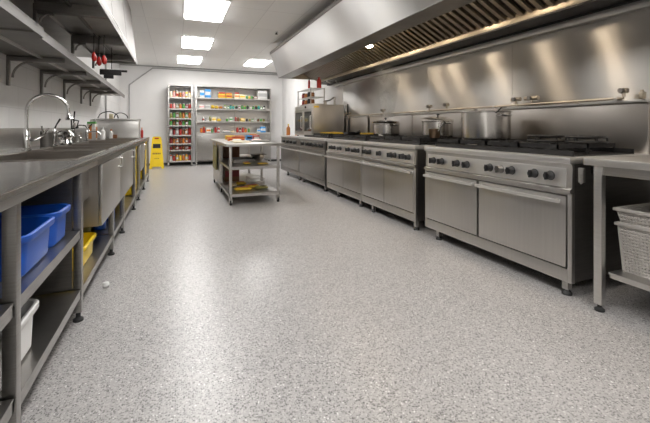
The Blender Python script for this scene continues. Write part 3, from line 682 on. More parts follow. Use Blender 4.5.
# ------------------------------------------------------------------ combi oven on the far cookers
ov = thing('convection_oven', (2.76, 7.17, .89), 'tall steel oven with two glass doors on the far cookers', 'oven')
X0, X1, Y0, Y1, Z0, Z1 = 2.42, 3.08, 6.60, 7.74, .905, 1.515
MB().box(X0 + .02, X1, Y0, Y1, Z0, Z1, .006).build('body', 'steel_front', ov)
MB().box(X0 + .004, X0 + .02, Y0, Y1, 1.44, Z1, .003).build('control_panel', 'steel_light', ov)
for a, b in ((Y0 + .01, 7.15), (7.165, Y1 - .01)):
    m = MB().box(X0, X0 + .02, a, a + .06, Z0 + .01, 1.435, .003).box(X0, X0 + .02, b - .05, b, Z0 + .01, 1.435, .003).box(X0, X0 + .02, a + .06, b - .05, Z0 + .01, Z0 + .09, .003).box(X0, X0 + .02, a + .06, b - .05, 1.38, 1.435, .003)
    d = m.build('door', 'steel', ov)
    MB().box(X0 + .006, X0 + .014, a + .06, b - .05, Z0 + .09, 1.38).build('glass', 'dark_glass', d)
    MB().tube([(X0, a + .03, 1.05), (X0 - .035, a + .03, 1.06), (X0 - .035, a + .03, 1.29), (X0, a + .03, 1.30)], .009, 8).build('handle', 'steel_light', d)
MB().lathe([(0, -.02), (.02, -.02), (.02, 0), (0, 0)], (X0 + .004, 7.0, 1.475), 14, 'x').build('knob', 'black', ov)
for fx_ in (X0 + .06, X1 - .06):
    for fy_ in (Y0 + .06, Y1 - .06): MB().lathe([(0, 0), (.02, 0), (.02, .018), (0, .018)], (fx_, fy_, .888), 10).build('foot', 'rubber', ov)
MB().box(X0 + .03, X0 + .13, Y0 - .003, Y0, 1.45, 1.485, .001).build('warning_plate', 'yellow_pack', ov)
# rack on the oven
rk = thing('spice_rack', (2.55, 7.1, 1.517), 'small open wire rack of bottles standing on the oven', 'rack')
m = MB(); a0, a1, b0, b1 = 2.44, 2.72, 6.75, 7.55
for x in (a0, a1):
    for y in (b0, b1): m.box(x - .008, x + .008, y - .008, y + .008, 1.516, 1.85)
m.build('post', 'steel', rk)
for z in (1.535, 1.67, 1.84): MB().box(a0, a1, b0, b1, z - .006, z + .004).build('shelf', 'steel_light', rk)
k = 0
for z, nm in ((1.539, 'bottom'), (1.674, 'middle')):
    for i, (c_, cn) in enumerate((('brown', 'brown'), ('black', 'black'), ('amber', 'amber'), ('maroon', 'dark red'))):
        y = 6.83 + i * .17
        o = thing('spice_jar', (2.50, y, z), '%s spice jar on the %s tier of the oven-top rack' % (cn, nm), 'jar', 'spice jars on the oven rack')
        MB().lathe([(0, 0), (.042, 0), (.044, .01), (.044, .075), (.03, .085)], (2.50, y, z), 14).build('body', cm(c_), o)
        MB().lathe([(.034, .08), (.034, .105), (0, .105)], (2.50, y, z), 12).build('lid', 'black' if i % 2 else 'white_plastic', o)
for x, y, h, rr, lab in ((2.66, 6.88, .22, .045, 'tall red bottle standing on top of the oven rack'), (2.50, 7.02, .2, .022, 'slim red and grey bottle on top of oven rack')):
    o = thing('red_bottle', (x, y, 1.845), lab, 'bottle')
    MB().lathe([(0, 0), (rr, 0), (rr, h * .7), (rr * .8, h * .82), (rr * .4, h * .9), (rr * .4, h), (0, h)], (x, y, 1.845), 18).build('body', 'red', o)
    MB().lathe([(rr * .45, h * .92), (rr * .45, h * 1.03), (0, h * 1.03)], (x, y, 1.845), 12).build('cap', 'red' if rr > .03 else 'grey', o)
r = thing('vegetable_slicer', (2.95, 7.0, 1.516), 'steel hand slicer with sloping arm on the oven top', 'slicer')
MB().box(2.80, 3.06, 6.9, 7.1, 1.516, 1.53, .003).build('base', 'steel_dark', r)
MB().box(2.82, 2.86, 6.96, 7.04, 1.53, 1.60, .003).box(3.03, 3.055, 6.96, 7.04, 1.53, 1.70, .003).build('upright', 'steel_light', r)
MB().tube([(2.80, 7.0, 1.60), (2.95, 7.0, 1.63), (3.04, 7.0, 1.69)], .015, 8).build('arm', 'steel', r)
bottle_at('oil_bottle', 2.42, 8.22, .888, .045, .26, 'amber', 'yellow_pack', 'amber bottle with yellow cap beyond the far oven')
bottle_at('oil_bottle', 2.58, 8.05, .888, .05, .17, 'orange', 'cream', 'shorter orange bottle with cream cap beside the oven')

# ------------------------------------------------------------------ steel wall lining and hood
lin = thing('wall_lining', (3.16, 3.0, .0), 'brushed steel sheets lining the wall behind the cookers', 'wall panel')
ys = [-2.3, -.5, 1.2, 2.75, 4.1, 5.45, 6.80]
for a, b in zip(ys, ys[1:]): MB().box(RX - .014, RX - .001, a + .001, b - .001, .02, 2.02).build('sheet', 'steel_v', lin)

HY0, HY1 = -.4, 7.52
hd = thing('extractor_hood', (2.5, 3.4, 2.0), 'long stainless steel extractor hood over the whole row of cookers', 'extractor hood')
fxb, fxt, hzb, hzt = 2.0, 1.83, 2.105, 2.60
MB().hexa([(fxb, HY0, hzb), (fxb + .02, HY0, hzb), (fxb + .02, HY1, hzb), (fxb, HY1, hzb), (fxt, HY0, hzt), (fxt + .02, HY0, hzt), (fxt + .02, HY1, hzt), (fxt, HY1, hzt)]).build('front_panel', 'steel_hood', hd)
MB().box(fxt - .012, fxt + .05, HY0, HY1, hzt - .02, hzt + .03, .004).build('top_trim', 'steel_dark', hd)
MB().box(fxt + .05, RX - .002, HY0, HY1, hzt, hzt + .02).build('top_panel', 'steel_dark', hd)
MB().box(2.15, 2.17, HY0, HY1, hzt + .02, CZ - .001).build('closure_panel', 'steel', hd)
MB().box(fxb - .003, 2.25, HY0, HY1, hzb - .006, hzb).box(2.24, 2.25, HY0, HY1, hzb, hzb + .04).build('gutter', 'steel_dark', hd)
for ya, yb in ((HY0, HY0 + .02), (HY1 - .02, HY1)):
    MB().prism([(fxb + .02, hzb), (RX - .03, hzb), (RX - .03, hzt), (fxt + .022, hzt)], 'y', ya, yb).build('end_panel', 'steel_warm' if ya > 5 else 'steel', hd)
MB().box(fxb, RX - .03, HY1, HY1 + .004, hzb - .006, hzb + .03).build('end_trim', 'steel_light', hd)
# baffle filters: each cassette a part
fa0, fz0, fa1, fz1 = 2.20, 2.42, 2.85, 2.085
fl = math.hypot(fa1 - fa0, fz1 - fz0); ang = math.atan2(fz1 - fz0, fa1 - fa0)
ncas = 14; cw = (HY1 - .04 - HY0) / ncas
for i in range(ncas):
    a = HY0 + .02 + i * cw; m = MB()
    nx = Vector((math.sin(ang), 0, -math.cos(ang)))   # facing down and to the front
    def P(u, y, d):
        return Vector((fa0 + math.cos(ang) * u, y, fz0 + math.sin(ang) * u)) + nx * d
    nb = 6; bw = cw / nb
    for k in range(nb):
        y = a + k * bw
        q = [(y + bw * .08, .0), (y + bw * .08, .030), (y + bw * .52, .030), (y + bw * .52, 0)]
        m.hexa([P(.02, q[0][0], 0), P(.02, q[3][0], 0), P(fl - .01, q[3][0], 0), P(fl - .01, q[0][0], 0), P(.02, q[1][0], .03), P(.02, q[2][0], .03), P(fl - .01, q[2][0], .03), P(fl - .01, q[1][0], .03)])
    f = m.build('baffle_filter', 'steel_warm', hd)
    MB().hexa([P(0, a, -.02), P(0, a + cw, -.02), P(fl, a + cw, -.02), P(fl, a, -.02), P(0, a, -.012), P(0, a + cw, -.012), P(fl, a + cw, -.012), P(fl, a, -.012)]).build('filter_back', 'iron', f)
MB().box(2.845, 2.86, HY0, HY1 - .02, 2.02, 2.095, .003).build('grease_rail', 'steel_warm', hd)
MB().box(2.845, 3.08, HY0, HY1 - .02, 2.005, 2.02).build('rear_tray', 'iron', hd)
MB().box(3.08, 3.10, HY0, HY1 - .4, 1.93, 1.985, .003).box(3.10, RX - .016, HY0, HY1 - .4, 1.93, 1.94).build('wall_rail', 'steel_light', hd)
MB().box(3.085, RX - .016, HY0, HY1 - .02, 1.985, 2.06).build('rear_channel', 'iron', hd)
# hood lamps
def hood_lamp(x, y, z, label, ztop):
    r = thing('hood_lamp', (x, y, z), label, 'lamp', 'warm lamps inside the extractor hood')
    MB().tube([(x, y, z + .035), (x, y, ztop)], .014, 10).lathe([(.05, .012), (.062, .012), (.062, .030), (.03, .045), (0, .045)], (x, y, z), 20).build('housing', 'steel_dark', r)
    MB().lathe([(0, -.014), (.03, -.011), (.048, 0), (.052, .014), (0, .016)], (x, y, z), 20).build('glass', 'lamp', r)
    return r
hood_lamp(2.47, 4.48, 2.185, 'round warm lamp glowing under the hood filters', 2.27)
for y in (.6, 1.5, 2.42, 3.09, 3.84, 5.07, 6.08):
    hood_lamp(2.33, y, 2.21, 'warm lamp tucked behind the front lip of the hood', 2.36)
r = thing('rail_hooks', (3.05, 7.0, 1.93), 'small steel hooks at the far end of the hood rail', 'hook')
MB().tube([(2.95, 6.7, 2.004), (2.95, 6.7, 1.97), (3.0, 6.7, 1.95), (3.03, 6.7, 1.975)], .01, 8).build('hook', 'steel_light', r)
MB().tube([(2.85, 6.9, 2.018), (2.83, 6.9, 1.99), (2.92, 6.9, 1.97), (2.97, 6.95, 1.985)], .01, 8).build('hook', 'steel_light', r)

# ------------------------------------------------------------------ steel table on the right
tb = thing('steel_table', (2.7, .7, 0), 'stainless steel side table at right edge with a low shelf', 'table')
TY0, TY1 = -.15, 1.485
MB().box(2.285, 3.13, TY0, TY1, .852, .893, .004).build('tabletop', 'steel_light', tb)
MB().box(2.31, 2.33, TY0 + .03, TY1 - .03, .80, .852).box(2.31, 3.10, TY1 - .05, TY1 - .03, .80, .852).build('apron', 'steel', tb)
shelf(2.31, 3.10, TY0 + .03, 1.36, .245, tb, mat='steel_light', lip=.03)
for x in (2.315, 3.08):
    for y in (TY0 + .06, 1.41):
        l = MB().box(x - .02, x + .02, y - .022, y + .022, .04, .852, .003).build('leg', 'steel_light', tb)
        foot(MB(), x, y).build('foot', 'rubber', l)
MB().box(2.29, 2.31, 1.487, 1.52, .74, .83, .003).tube([(2.30, 1.50, .74), (2.285, 1.50, .735), (2.285, 1.50, .79)], .004, 6).build('side_latch', 'steel', tb)
def basket(x0, x1, y0, y1, z0, z1, label):
    r = thing('perforated_basket', ((x0 + x1) / 2, (y0 + y1) / 2, z0), label, 'basket', 'stacked perforated baskets')
    ins = .018; m = MB(); H_ = z1 - z0
    def pt(x, y, z):
        k = 1 - (z - z0) / H_
        xc, yc = (x0 + x1) / 2, (y0 + y1) / 2
        return (x + (xc - x) / abs(xc - x) * ins * k if x in (x0, x1) else x0 + ins * k + (x - x0) * ((x1 - x0) - 2 * ins * k) / (x1 - x0),
                y + (yc - y) / abs(yc - y) * ins * k if y in (y0, y1) else y0 + ins * k + (y - y0) * ((y1 - y0) - 2 * ins * k) / (y1 - y0), z)
    for j in range(int((y1 - y0) / .017) + 1):
        y = min(y0 + j * .017, y1)
        for x in (x0, x1): m.tube([pt(x, y, z0), pt(x, y, z1)], .0064, 5)
    for j in range(int((x1 - x0) / .017) + 1):
        x = min(x0 + j * .017, x1)
        for y in (y0, y1): m.tube([pt(x, y, z0), pt(x, y, z1)], .0064, 5)
    n_ = int(H_ / .018)
    for k in range(n_ + 1):
        z = z0 + H_ * k / n_
        cs = [pt(x0, y0, z), pt(x1, y0, z), pt(x1, y1, z), pt(x0, y1, z)]
        for a_, b_ in zip(cs, cs[1:] + cs[:1]): m.tube([a_, b_], .0066, 5)
    m.box(x0 + ins, x1 - ins, y0 + ins, y1 - ins, z0, z0 + .008)
    m.build('body', 'basket', r)
    rm = MB()
    for a_ in ((x0 - .014, x0 + .004, y0 - .014, y1 + .014), (x1 - .004, x1 + .014, y0 - .014, y1 + .014), (x0 + .004, x1 - .004, y0 - .014, y0 + .004), (x0 + .004, x1 - .004, y1 - .004, y1 + .014)): rm.box(*a_, z1 - .012, z1 + .004, .003)
    rm.build('rim', 'basket', r)
basket(2.40, 2.98, .62, 1.36, .2465, .520, 'lower perforated grey basket standing on shelf of right steel table')
basket(2.395, 2.985, .615, 1.365, .5245, .605, 'shallow perforated grey basket resting on top of the deeper basket')
tag(MB().box(3.05, 3.09, .3, 1.3, .26, .85).build('shade_sheet', 'shade_tone', None, (3.07, .8, .26)), 'dark sheet standing for the shade behind baskets under right steel table', 'board')  # dark sheet added in place of the shade under the table

# ------------------------------------------------------------------ island work table
isl = thing('prep_table', (1.04, 6.3, 0), 'steel island prep table on castors in the middle of the floor', 'table')
IX0, IX1, IY0, IY1 = .69, 1.40, 5.18, 7.5
MB().box(IX0 - .05, IX1 + .05, IY0 - .06, IY1 + .04, .812, .850, .004).build('tabletop', 'steel', isl)
for x in (IX0 + .02, IX1 - .02):
    for y in (IY0 + .03, 6.30, IY1 - .03):
        l = MB().box(x - .018, x + .018, y - .018, y + .018, .07, .812, .003).build('leg', 'steel', isl)
        MB().lathe([(0, -.012), (.032, -.012), (.032, .012), (0, .012)], (x, y, .033), 16, 'x').build('castor_wheel', 'rubber', l)
        MB().box(x - .022, x - .016, y - .014, y + .014, .03, .078).box(x + .016, x + .022, y - .014, y + .014, .03, .078).box(x - .022, x + .022, y - .018, y + .018, .07, .082).build('castor_fork', 'steel_light', l)
for z in (.155, .53):
    MB().box(IX0, IX1, IY0 + .01, IY1 - .01, z - .008, z).box(IX0, IX0 + .01, IY0, IY1, z - .04, z).box(IX1 - .01, IX1, IY0, IY1, z - .04, z).box(IX0, IX1, IY0, IY0 + .01, z - .04, z).box(IX0, IX1, IY1 - .01, IY1, z - .04, z).build('shelf', 'steel', isl)
MB().box(IX0 - .004, IX0 + .004, 6.34, 7.44, .16, .80).build('side_panel', 'steel', isl)

# small goods ------------------------------------------------------
def carton(x, y, z, w, d, h, col, band, label, group=None, rz=0, name='food_carton', cat='box'):
    r = thing(name, (x, y, z), label, cat, group)
    MB().box(x - w / 2, x + w / 2, y - d / 2, y + d / 2, z, z + h, .004).build('body', cm(col), r)
    if band: MB().box(x - w / 2 + .008, x + w / 2 - .008, y - d / 2 - .002, y - d / 2, z + h * .3, z + h * .7).box(x - w / 2 + .01, x + w / 2 - .01, y - d / 2 + .01, y + d / 2 - .01, z + h, z + h + .002).build('printed_label', cm(band), r)
    r.rotation_euler.z = rz
    return r
def pouch(x, y, z, w, d, h, col, band, label, group=None, rz=0):
    r = thing('food_packet', (x, y, z), label, 'packet', group)
    m = MB(); n_ = 6; rings = []
    for i in range(n_ + 1):
        t_ = i / n_; yy = (t_ - .5) * d; k = math.sin(PI * min(max(t_, .04), .96)) ** .5
        rings.append([m.bm.verts.new((x + a * w / 2 * (.9 + .1 * k), y + yy, z + b)) for a, b in ((-1, h * .5), (-.8, h * .5 - h * .5 * k), (.8, h * .5 - h * .5 * k), (1, h * .5), (.75, h * .5 + h * .5 * k), (-.75, h * .5 + h * .5 * k))])
    for a, b in zip(rings, rings[1:]):
        for k in range(6): m.bm.faces.new([a[k], a[(k + 1) % 6], b[(k + 1) % 6], b[k]])
    m.bm.faces.new(rings[0]); m.bm.faces.new(rings[-1][::-1]); m.build('body', cm(col), r)
    if band: MB().box(x - w * .3, x + w * .3, y - d * .2, y + d * .2, z + h * .9, z + h + .003).build('printed_label', cm(band), r)
    r.rotation_euler.z = rz
    return r
# on the island top
carton(.86, 6.30, .850, .10, .10, .045, 'orange', 'red', 'orange carton at the left end of the packs on prep table')
carton(.93, 6.95, .850, .16, .12, .075, 'yellow', 'orange', 'yellow carton at the far left of the prep table top')
carton(1.02, 6.55, .850, .20, .14, .065, 'red', 'orange', 'wide red carton in the middle of the prep table top')
carton(1.22, 6.62, .850, .10, .12, .085, 'blue', 'black', 'dark blue box between red cartons on prep table top')
carton(1.33, 6.55, .850, .10, .14, .085, 'red', 'white', 'red box with white print right of the dark blue box')
carton(1.36, 6.95, .850, .12, .12, .10, 'orange', 'yellow', 'orange box at the far right corner of prep table')
carton(1.10, 7.15, .850, .22, .12, .07, 'amber', 'orange', 'amber carton behind the red one on the prep table')
pouch(.93, 6.10, .851, .14, .18, .035, 'white', None, 'white paper packet lying before the red carton on table')
pouch(1.26, 6.15, .851, .16, .20, .03, 'pink', 'white', 'pink and white packet lying on the prep table right side')
r = thing('cutting_board', (1.0, 5.72, .85), 'pale wooden cutting board lying on the near half of prep table', 'board')
MB().box(.80, 1.04, 5.45, 5.98, .851, .868, .005).build('slab', 'cream', r)
tray(1.10, 1.36, 5.62, 5.95, .851, .022, 'steel', 'flat steel tray beside cutting board on the prep table')
# middle shelf
carton(.93, 6.95, .53, .28, .5, .20, 'brown', None, 'large brown crate at the far end of table middle shelf')
tray(.85, 1.15, 5.75, 6.2, .531, .05, 'steel_dark', 'dark steel tray on the middle shelf of the prep table')
r = thing('steel_bowl', (1.22, 6.1, .531), 'steel mixing bowl on the middle shelf of prep table', 'bowl')
MB().lathe([(0, 0), (.05, 0), (.10, .05), (.125, .10), (.132, .10), (.105, .045), (.055, -.0), (0, .006)], (1.27, 6.05, .533), 28).build('body', 'pot', r)
pouch(.98, 5.5, .532, .10, .16, .03, 'yellow', 'red', 'yellow packet at front of the prep table middle shelf')
pouch(1.20, 5.42, .532, .16, .12, .025, 'yellow', None, 'long yellow packet hanging near edge of middle shelf')
# bottom shelf
carton(.90, 6.62, .155, .24, .4, .26, 'brown', 'maroon', 'brown cardboard box at back of prep table bottom shelf')
for i, (x, y, w_, d_, c_, lab, rz) in enumerate(((.92, 5.46, .26, .12, 'yellow', 'yellow packet lying nearest the front of bottom shelf', .2), (1.08, 5.62, .24, .12, 'yellow', 'yellow packet behind the front one on bottom shelf', -.3),
        (1.20, 5.48, .2, .10, 'olive', 'olive packet at right front of the bottom shelf', .1), (.83, 5.85, .12, .14, 'cream', 'cream packet beside left leg on the bottom shelf', .1), (.98, 6.0, .16, .14, 'yellow', 'yellow packet farthest back on prep table bottom shelf', .4))):
    pouch(x, y, .157, w_, d_, .05, c_, 'red' if c_ == 'yellow' else None, lab, 'packets on the bottom shelf', 0)
r = thing('wire_basket', (1.20, 6.0, .156), 'small wire basket at right of the prep table bottom shelf', 'basket')
m = MB()
for z in (.165, .21, .26):
    c4 = [(1.1, 5.85, z), (1.33, 5.85, z), (1.33, 6.2, z), (1.1, 6.2, z)]
    for a_, b_ in zip(c4, c4[1:] + c4[:1]): m.tube([a_, b_], .005, 5)
for y in (5.85, 5.97, 6.09, 6.2):
    for x in (1.1, 1.33): m.tube([(x, y, .165), (x, y, .26)], .004, 5)
    m.tube([(1.1, y, .163), (1.33, y, .163)], .004, 5)
m.build('body', 'steel_light', r)
# yellow cloth bag at left side of island
r = thing('yellow_apron', (.66, 6.9, .2), 'yellow cloth hanging on the far left side of prep table', 'cloth')
m = MB(); n_ = 14; A = []; B_ = []
for i in range(n_ + 1):
    y = 6.55 + i * .05; o_ = .008 * math.sin(i * 1.9)
    A.append([m.bm.verts.new((.655 + o_, y, .34)), m.bm.verts.new((.660 + o_ * .3, y, .75))]); B_.append([m.bm.verts.new((.662 + o_, y, .34)), m.bm.verts.new((.667 + o_ * .3, y, .75))])
for i in range(n_):
    m.bm.faces.new([A[i][0], A[i + 1][0], A[i + 1][1], A[i][1]]); m.bm.faces.new([B_[i][0], B_[i][1], B_[i + 1][1], B_[i + 1][0]])
    m.bm.faces.new([A[i][1], A[i + 1][1], B_[i + 1][1], B_[i][1]]); m.bm.faces.new([A[i][0], B_[i][0], B_[i + 1][0], A[i + 1][0]])
m.build('fabric', 'olive', r)
MB().tube([(.661, 6.6, .74), (.661, 6.6, .83)], .004, 6).tube([(.661, 7.2, .74), (.661, 7.2, .83)], .004, 6).build('strap', 'yellow_pack', r)

# ------------------------------------------------------------------ narrow jar rack at the back
SY0, SY1 = 11.0, 11.42
def rack(name, x0, x1, zs, ztop, label, lip=.03, mid=None):
    r = thing(name, ((x0 + x1) / 2, 11.2, 0), label, 'shelving unit')
    for x in (x0, x1):
        for y in (SY0 + .02, SY1 - .02):
            l = MB().box(x - .018, x + .018, y - .02, y + .02, .02, ztop, .003).build('post', 'steel', r)
            MB().lathe([(0, 0), (.024, 0), (.02, .02), (0, .02)], (x, y, 0), 10).build('foot', 'rubber', l)
    for z in zs:
        MB().box(x0 - .015, x1 + .015, SY0, SY1, z - .012, z).box(x0 + .018, x1 - .018, SY0, SY0 + .012, z - .035, z - .012).build('shelf', 'steel_light', r)
    MB().box(x0 - .015, x1 + .015, SY0, SY1, ztop, ztop + .02).build('top_board', 'steel_light', r)
    for x in (x0, x1): MB().box(x - .003, x + .003, SY0 + .04, SY1 - .04, .12, ztop).build('side_panel', 'steel', r)
    return r
zs = [.145, .45, .628, .862, 1.13, 1.33, 1.595, 1.907]
rack('jar_rack', -.165, .44, zs, 2.225, 'tall narrow steel rack packed with jars against the back wall')
ords = ['first', 'second', 'third', 'fourth', 'fifth', 'sixth', 'seventh', 'eighth']
def jar_proto(body, lid, r_, h):
    key = (body, lid, r_, h)
    if key not in jar_proto.c:
        bm_, lm = MB(), MB()
        bm_.lathe([(0, 0), (r_ * .93, 0), (r_, .008), (r_, h * .72), (r_ * .8, h * .82), (r_ * .78, h * .86)], (0, 0, 0), 14)
        lm.lathe([(r_ * .84, h * .83), (r_ * .86, h * .98), (r_ * .8, h), (0, h)], (0, 0, 0), 14)
        a = bm_.build('body', cm(body)); b = lm.build('lid', cm(lid))
        c = MB().lathe([(r_ + .001, h * .2), (r_ + .001, h * .58)], (0, 0, 0), 14).build('paper_label', cm('white' if body not in ('white', 'cream') else 'red'))
        jar_proto.c[key] = (a.data, b.data, c.data)
        for o in (a, b, c): bpy.data.objects.remove(o)
    return jar_proto.c[key]
jar_proto.c = {}
def jar(x, y, z, body, lid, r_, h, label, group, name='food_jar', cat='jar', rot=0):
    r = thing(name, (x, y, z), label, cat, group)
    for nm, d in zip(('body', 'lid', 'paper_label'), jar_proto(body, lid, r_, h)):
        if nm == 'paper_label' and (int(round(x * 100)) % 3 != 0): continue
        o = bpy.data.objects.new(nm, d); C.objects.link(o); o.parent = r
    return r
rows = [  # bottom to top: body, lid colour runs and heights
    ('bottom', .145, ['white', 'red', 'yellow', 'yellow', 'orange', 'yellow', 'red'], ['red', 'white', 'orange', 'yellow', 'white', 'orange', 'maroon'], .17),
    ('second lowest', .45, ['maroon', 'brown', 'red', 'maroon', 'brown', 'maroon', 'red'], ['grey', 'red', 'grey', 'black', 'red', 'grey', 'black'], .105),
    ('third lowest', .628, ['maroon', 'amber', 'orange', 'brown', 'orange', 'amber', 'maroon'], ['red', 'black', 'white', 'red', 'grey', 'orange', 'black'], .15),
    ('fourth lowest', .862, ['white', 'maroon', 'grey', 'red', 'brown', 'amber', 'red'], ['red', 'black', 'white', 'black', 'white', 'grey', 'red'], .19),
    ('fourth highest', 1.13, ['green', 'brown', 'green', 'maroon', 'green', 'brown', 'green'], ['red', 'green', 'black', 'grey', 'red', 'green', 'black'], .15),
    ('third highest', 1.33, ['olive', 'green', 'brown', 'olive', 'amber', 'green', 'amber'], ['grey', 'black', 'white', 'green', 'black', 'white', 'red'], .17),
    ('second highest', 1.595, ['red', 'pink', 'olive', 'amber', 'green', 'maroon', 'red'], ['white', 'grey', 'white', 'grey', 'white', 'grey', 'white'], .15),
    ('top', 1.907, ['cream', 'pink', 'cream', 'amber', 'pink', 'yellow', 'cream'], ['white', 'amber', 'white', 'white', 'white', 'white', 'amber'], .18)]
for nm, z, bodies, lids, h in rows:
    for i in range(7):
        x = -.165 + .06 + i * .0815
        hh = round(h * (1, .92, 1.04)[(i * 2 + int(z * 10)) % 3], 3)
        jar(x, 11.09 + .012 * ((i * 5) % 3), z, bodies[i], lids[i], .035, hh,
            '%s jar with %s lid, %s from left on the %s shelf of jar rack' % (bodies[i], lids[i], ords[i], nm), 'jars on the %s shelf of the narrow rack' % nm)

# ------------------------------------------------------------------ wide shelving unit with doors below
WX0, WX1 = .56, 2.68
ws = rack('storage_shelving', WX0, WX1, [.918, 1.245, 1.606, 1.918], 2.225, 'wide steel shelving unit of groceries with cupboard doors below')
MB().box(WX0 + .01, WX1 - .01, SY1 - .01, SY1, .12, 2.22).build('back_panel', 'steel_light', ws)
MB().box(WX0 + .01, WX1 - .01, SY0 + .02, SY1 - .01, .12, .135).box(1.615, 1.625, SY0 + .02, SY1 - .01, .135, .905).build('cupboard_box', 'steel_dark', ws)
for a, b, s_ in ((WX0 + .022, 1.605, 1), (1.61, WX1 - .022, -1)):
    d = MB().box(a, b, SY0 - .005, SY0 + .015, .125, .882, .003).build('door', 'steel_mid', ws)
    MB().lathe([(0, 0), (.015, 0), (.02, .01), (0, .014)], ((a + .12 if s_ > 0 else b - .12), SY0 - .018, .80), 12).build('knob', 'steel_light', d)
MB().box(1.612, 1.628, SY0 + .03, SY0 + .05, .92, 2.22).build('middle_post', 'steel', ws)
def U(u): return WX0 + .02 + u
n_item = [0]
def put(kind, u0, u1, z, h, col, band, label, shelfname, depth=.18, y=11.13):
    x = U((u0 + u1) / 2); w_ = u1 - u0
    lab = label + ' on the ' + shelfname + ' shelf of wide unit'
    g = 'groceries on the %s shelf' % shelfname
    if kind == 'box': carton(x, y, z, w_, depth, h, col, band, lab, g)
    elif kind == 'bag': pouch(x, y, z, w_, depth, h, col, band, lab, g)
    else: jar(x, y, z, col, band, w_ / 2, h, lab, g)
T = 'top'; z = 1.918
put('box', .07, .20, z, .20, 'white', 'blue', 'white carton with blue print, far left', T)
put('box', .21, .37, z, .24, 'blue', 'white', 'blue and white box second from left', T)
put('box', .58, .78, z, .12, 'yellow', 'orange', 'yellow carton left of the centre', T)
put('box', .79, .97, z, .12, 'yellow', 'red', 'yellow carton with red print near centre', T)
carton(U(.68), 11.13, z + .122, .18, .16, .05, 'red', None, 'small red box stacked on left yellow carton, wide unit top')
carton(U(.88), 11.13, z + .122, .16, .16, .04, 'orange', None, 'small orange box stacked on right yellow carton, wide unit top')
put('box', 1.02, 1.18, z, .13, 'cream', 'orange', 'cream carton just right of the centre post', T)
put('box', 1.19, 1.35, z, .12, 'cream', 'yellow', 'cream and yellow carton right of centre', T)
carton(U(1.10), 11.13, z + .132, .14, .16, .05, 'red', None, 'small red box stacked on cream carton, wide unit top')
for i, c in enumerate(('green', 'yellow', 'green')): put('jar', 1.38 + i * .075, 1.44 + i * .075, z, .11, c, 'white', '%s jar, %s of three right of cream cartons' % (c, ords[i]), T)
put('box', 1.61, 1.71, z, .08, 'brown', 'white', 'small brown carton beside the big white box', T)
put('box', 1.73, 2.0, z, .25, 'white', 'grey', 'big white box at the far right', T)
T = 'second highest'; z = 1.606
put('box', .05, .20, z, .11, 'white', 'pink', 'white carton at far left', T)
put('box', .21, .35, z, .10, 'white', 'grey', 'white carton with grey print next to it', T)
for i, c in enumerate(('yellow', 'yellow', 'amber')): put('bag', .38 + i * .11, .48 + i * .11, z, .10 - i * .012, c, None, '%s packet, %s of three left of centre' % (c, ords[i]), T)
cols2 = ['olive', 'green', 'teal', 'teal', 'black', 'maroon', 'green', 'green', 'black', 'olive', 'green', 'black', 'teal', 'green', 'black']
for i, c in enumerate(cols2):
    a = .74 + i * .083
    if .98 < a < 1.02: a += .0
    put('jar', a, a + .068, z, .12 - .02 * (i % 3 == 1), c, ('green', 'white', 'black', 'yellow')[i % 4], '%s jar, number %s from left' % (c, ['one', 'two', 'three', 'four', 'five', 'six', 'seven', 'eight', 'nine', 'ten', 'eleven', 'twelve', 'thirteen', 'fourteen', 'fifteen'][i]), T)
T = 'third highest'; z = 1.245
put('jar', .14, .19, z, .13, 'white', 'white', 'tall white jar, leftmost', T); put('jar', .21, .26, z, .09, 'grey', 'black', 'small grey jar', T)
put('jar', .33, .38, z, .14, 'olive', 'green', 'olive jar with green lid', T); put('box', .40, .52, z, .11, 'cream', 'yellow', 'cream carton with yellow print', T)
put('bag', .54, .66, z, .08, 'yellow', None, 'yellow packet', T)
put('jar', .80, .87, z, .09, 'green', 'white', 'green jar left of centre post', T); put('box', .88, .99, z, .12, 'white', 'green', 'white carton with green print', T)
put('jar', 1.04, 1.11, z, .13, 'maroon', 'red', 'dark red jar right of centre post', T); put('jar', 1.12, 1.18, z, .12, 'brown', 'black', 'brown jar with black lid', T)
put('box', 1.22, 1.34, z, .09, 'yellow', 'cream', 'yellow carton right of brown jar', T)
for i, c in enumerate(('black', 'olive', 'green', 'grey', 'brown', 'green', 'olive')): put('jar', 1.38 + i * .085, 1.445 + i * .085, z, .08 + .02 * (i % 2), c, 'white' if i % 2 else 'black', '%s jar, %s in right-hand row' % (c, ords[i]), T)
T = 'lowest open'; z = .918
put('jar', .08, .15, z, .13, 'orange', 'red', 'orange jar at far left', T); put('jar', .155, .225, z, .17, 'red', 'orange', 'tall red jar near left end', T)
put('box', .24, .37, z, .13, 'white', 'orange', 'white carton with orange print', T)
put('jar', .39, .44, z, .12, 'green', 'white', 'green jar beside white carton', T)
for i in range(2): put('jar', .47 + i * .085, .545 + i * .085, z, .16 - i * .02, 'red', 'maroon', 'red jar with maroon lid, %s of two' % ords[i], T)
put('bag', .70, .92, z, .06, 'white', 'pink', 'white paper packet left of centre', T); put('bag', .94, 1.08, z, .05, 'cream', 'amber', 'cream packet at the centre', T)
for i, c in enumerate(('red', 'maroon', 'red', 'orange')): put('jar', 1.10 + i * .08, 1.17 + i * .08, z, .15 - .02 * (i % 2), c, 'black' if i % 2 else 'red', '%s jar, %s of four right of centre' % (c, ords[i]), T)
put('jar', 1.44, 1.5, z, .12, 'green', 'green', 'green jar right of the red jars', T)
put('box', 1.70, 1.80, z, .11, 'white', 'blue', 'white carton beside the blue box', T); put('box', 1.81, 1.96, z, .17, 'blue', 'white', 'blue box at the far right', T)

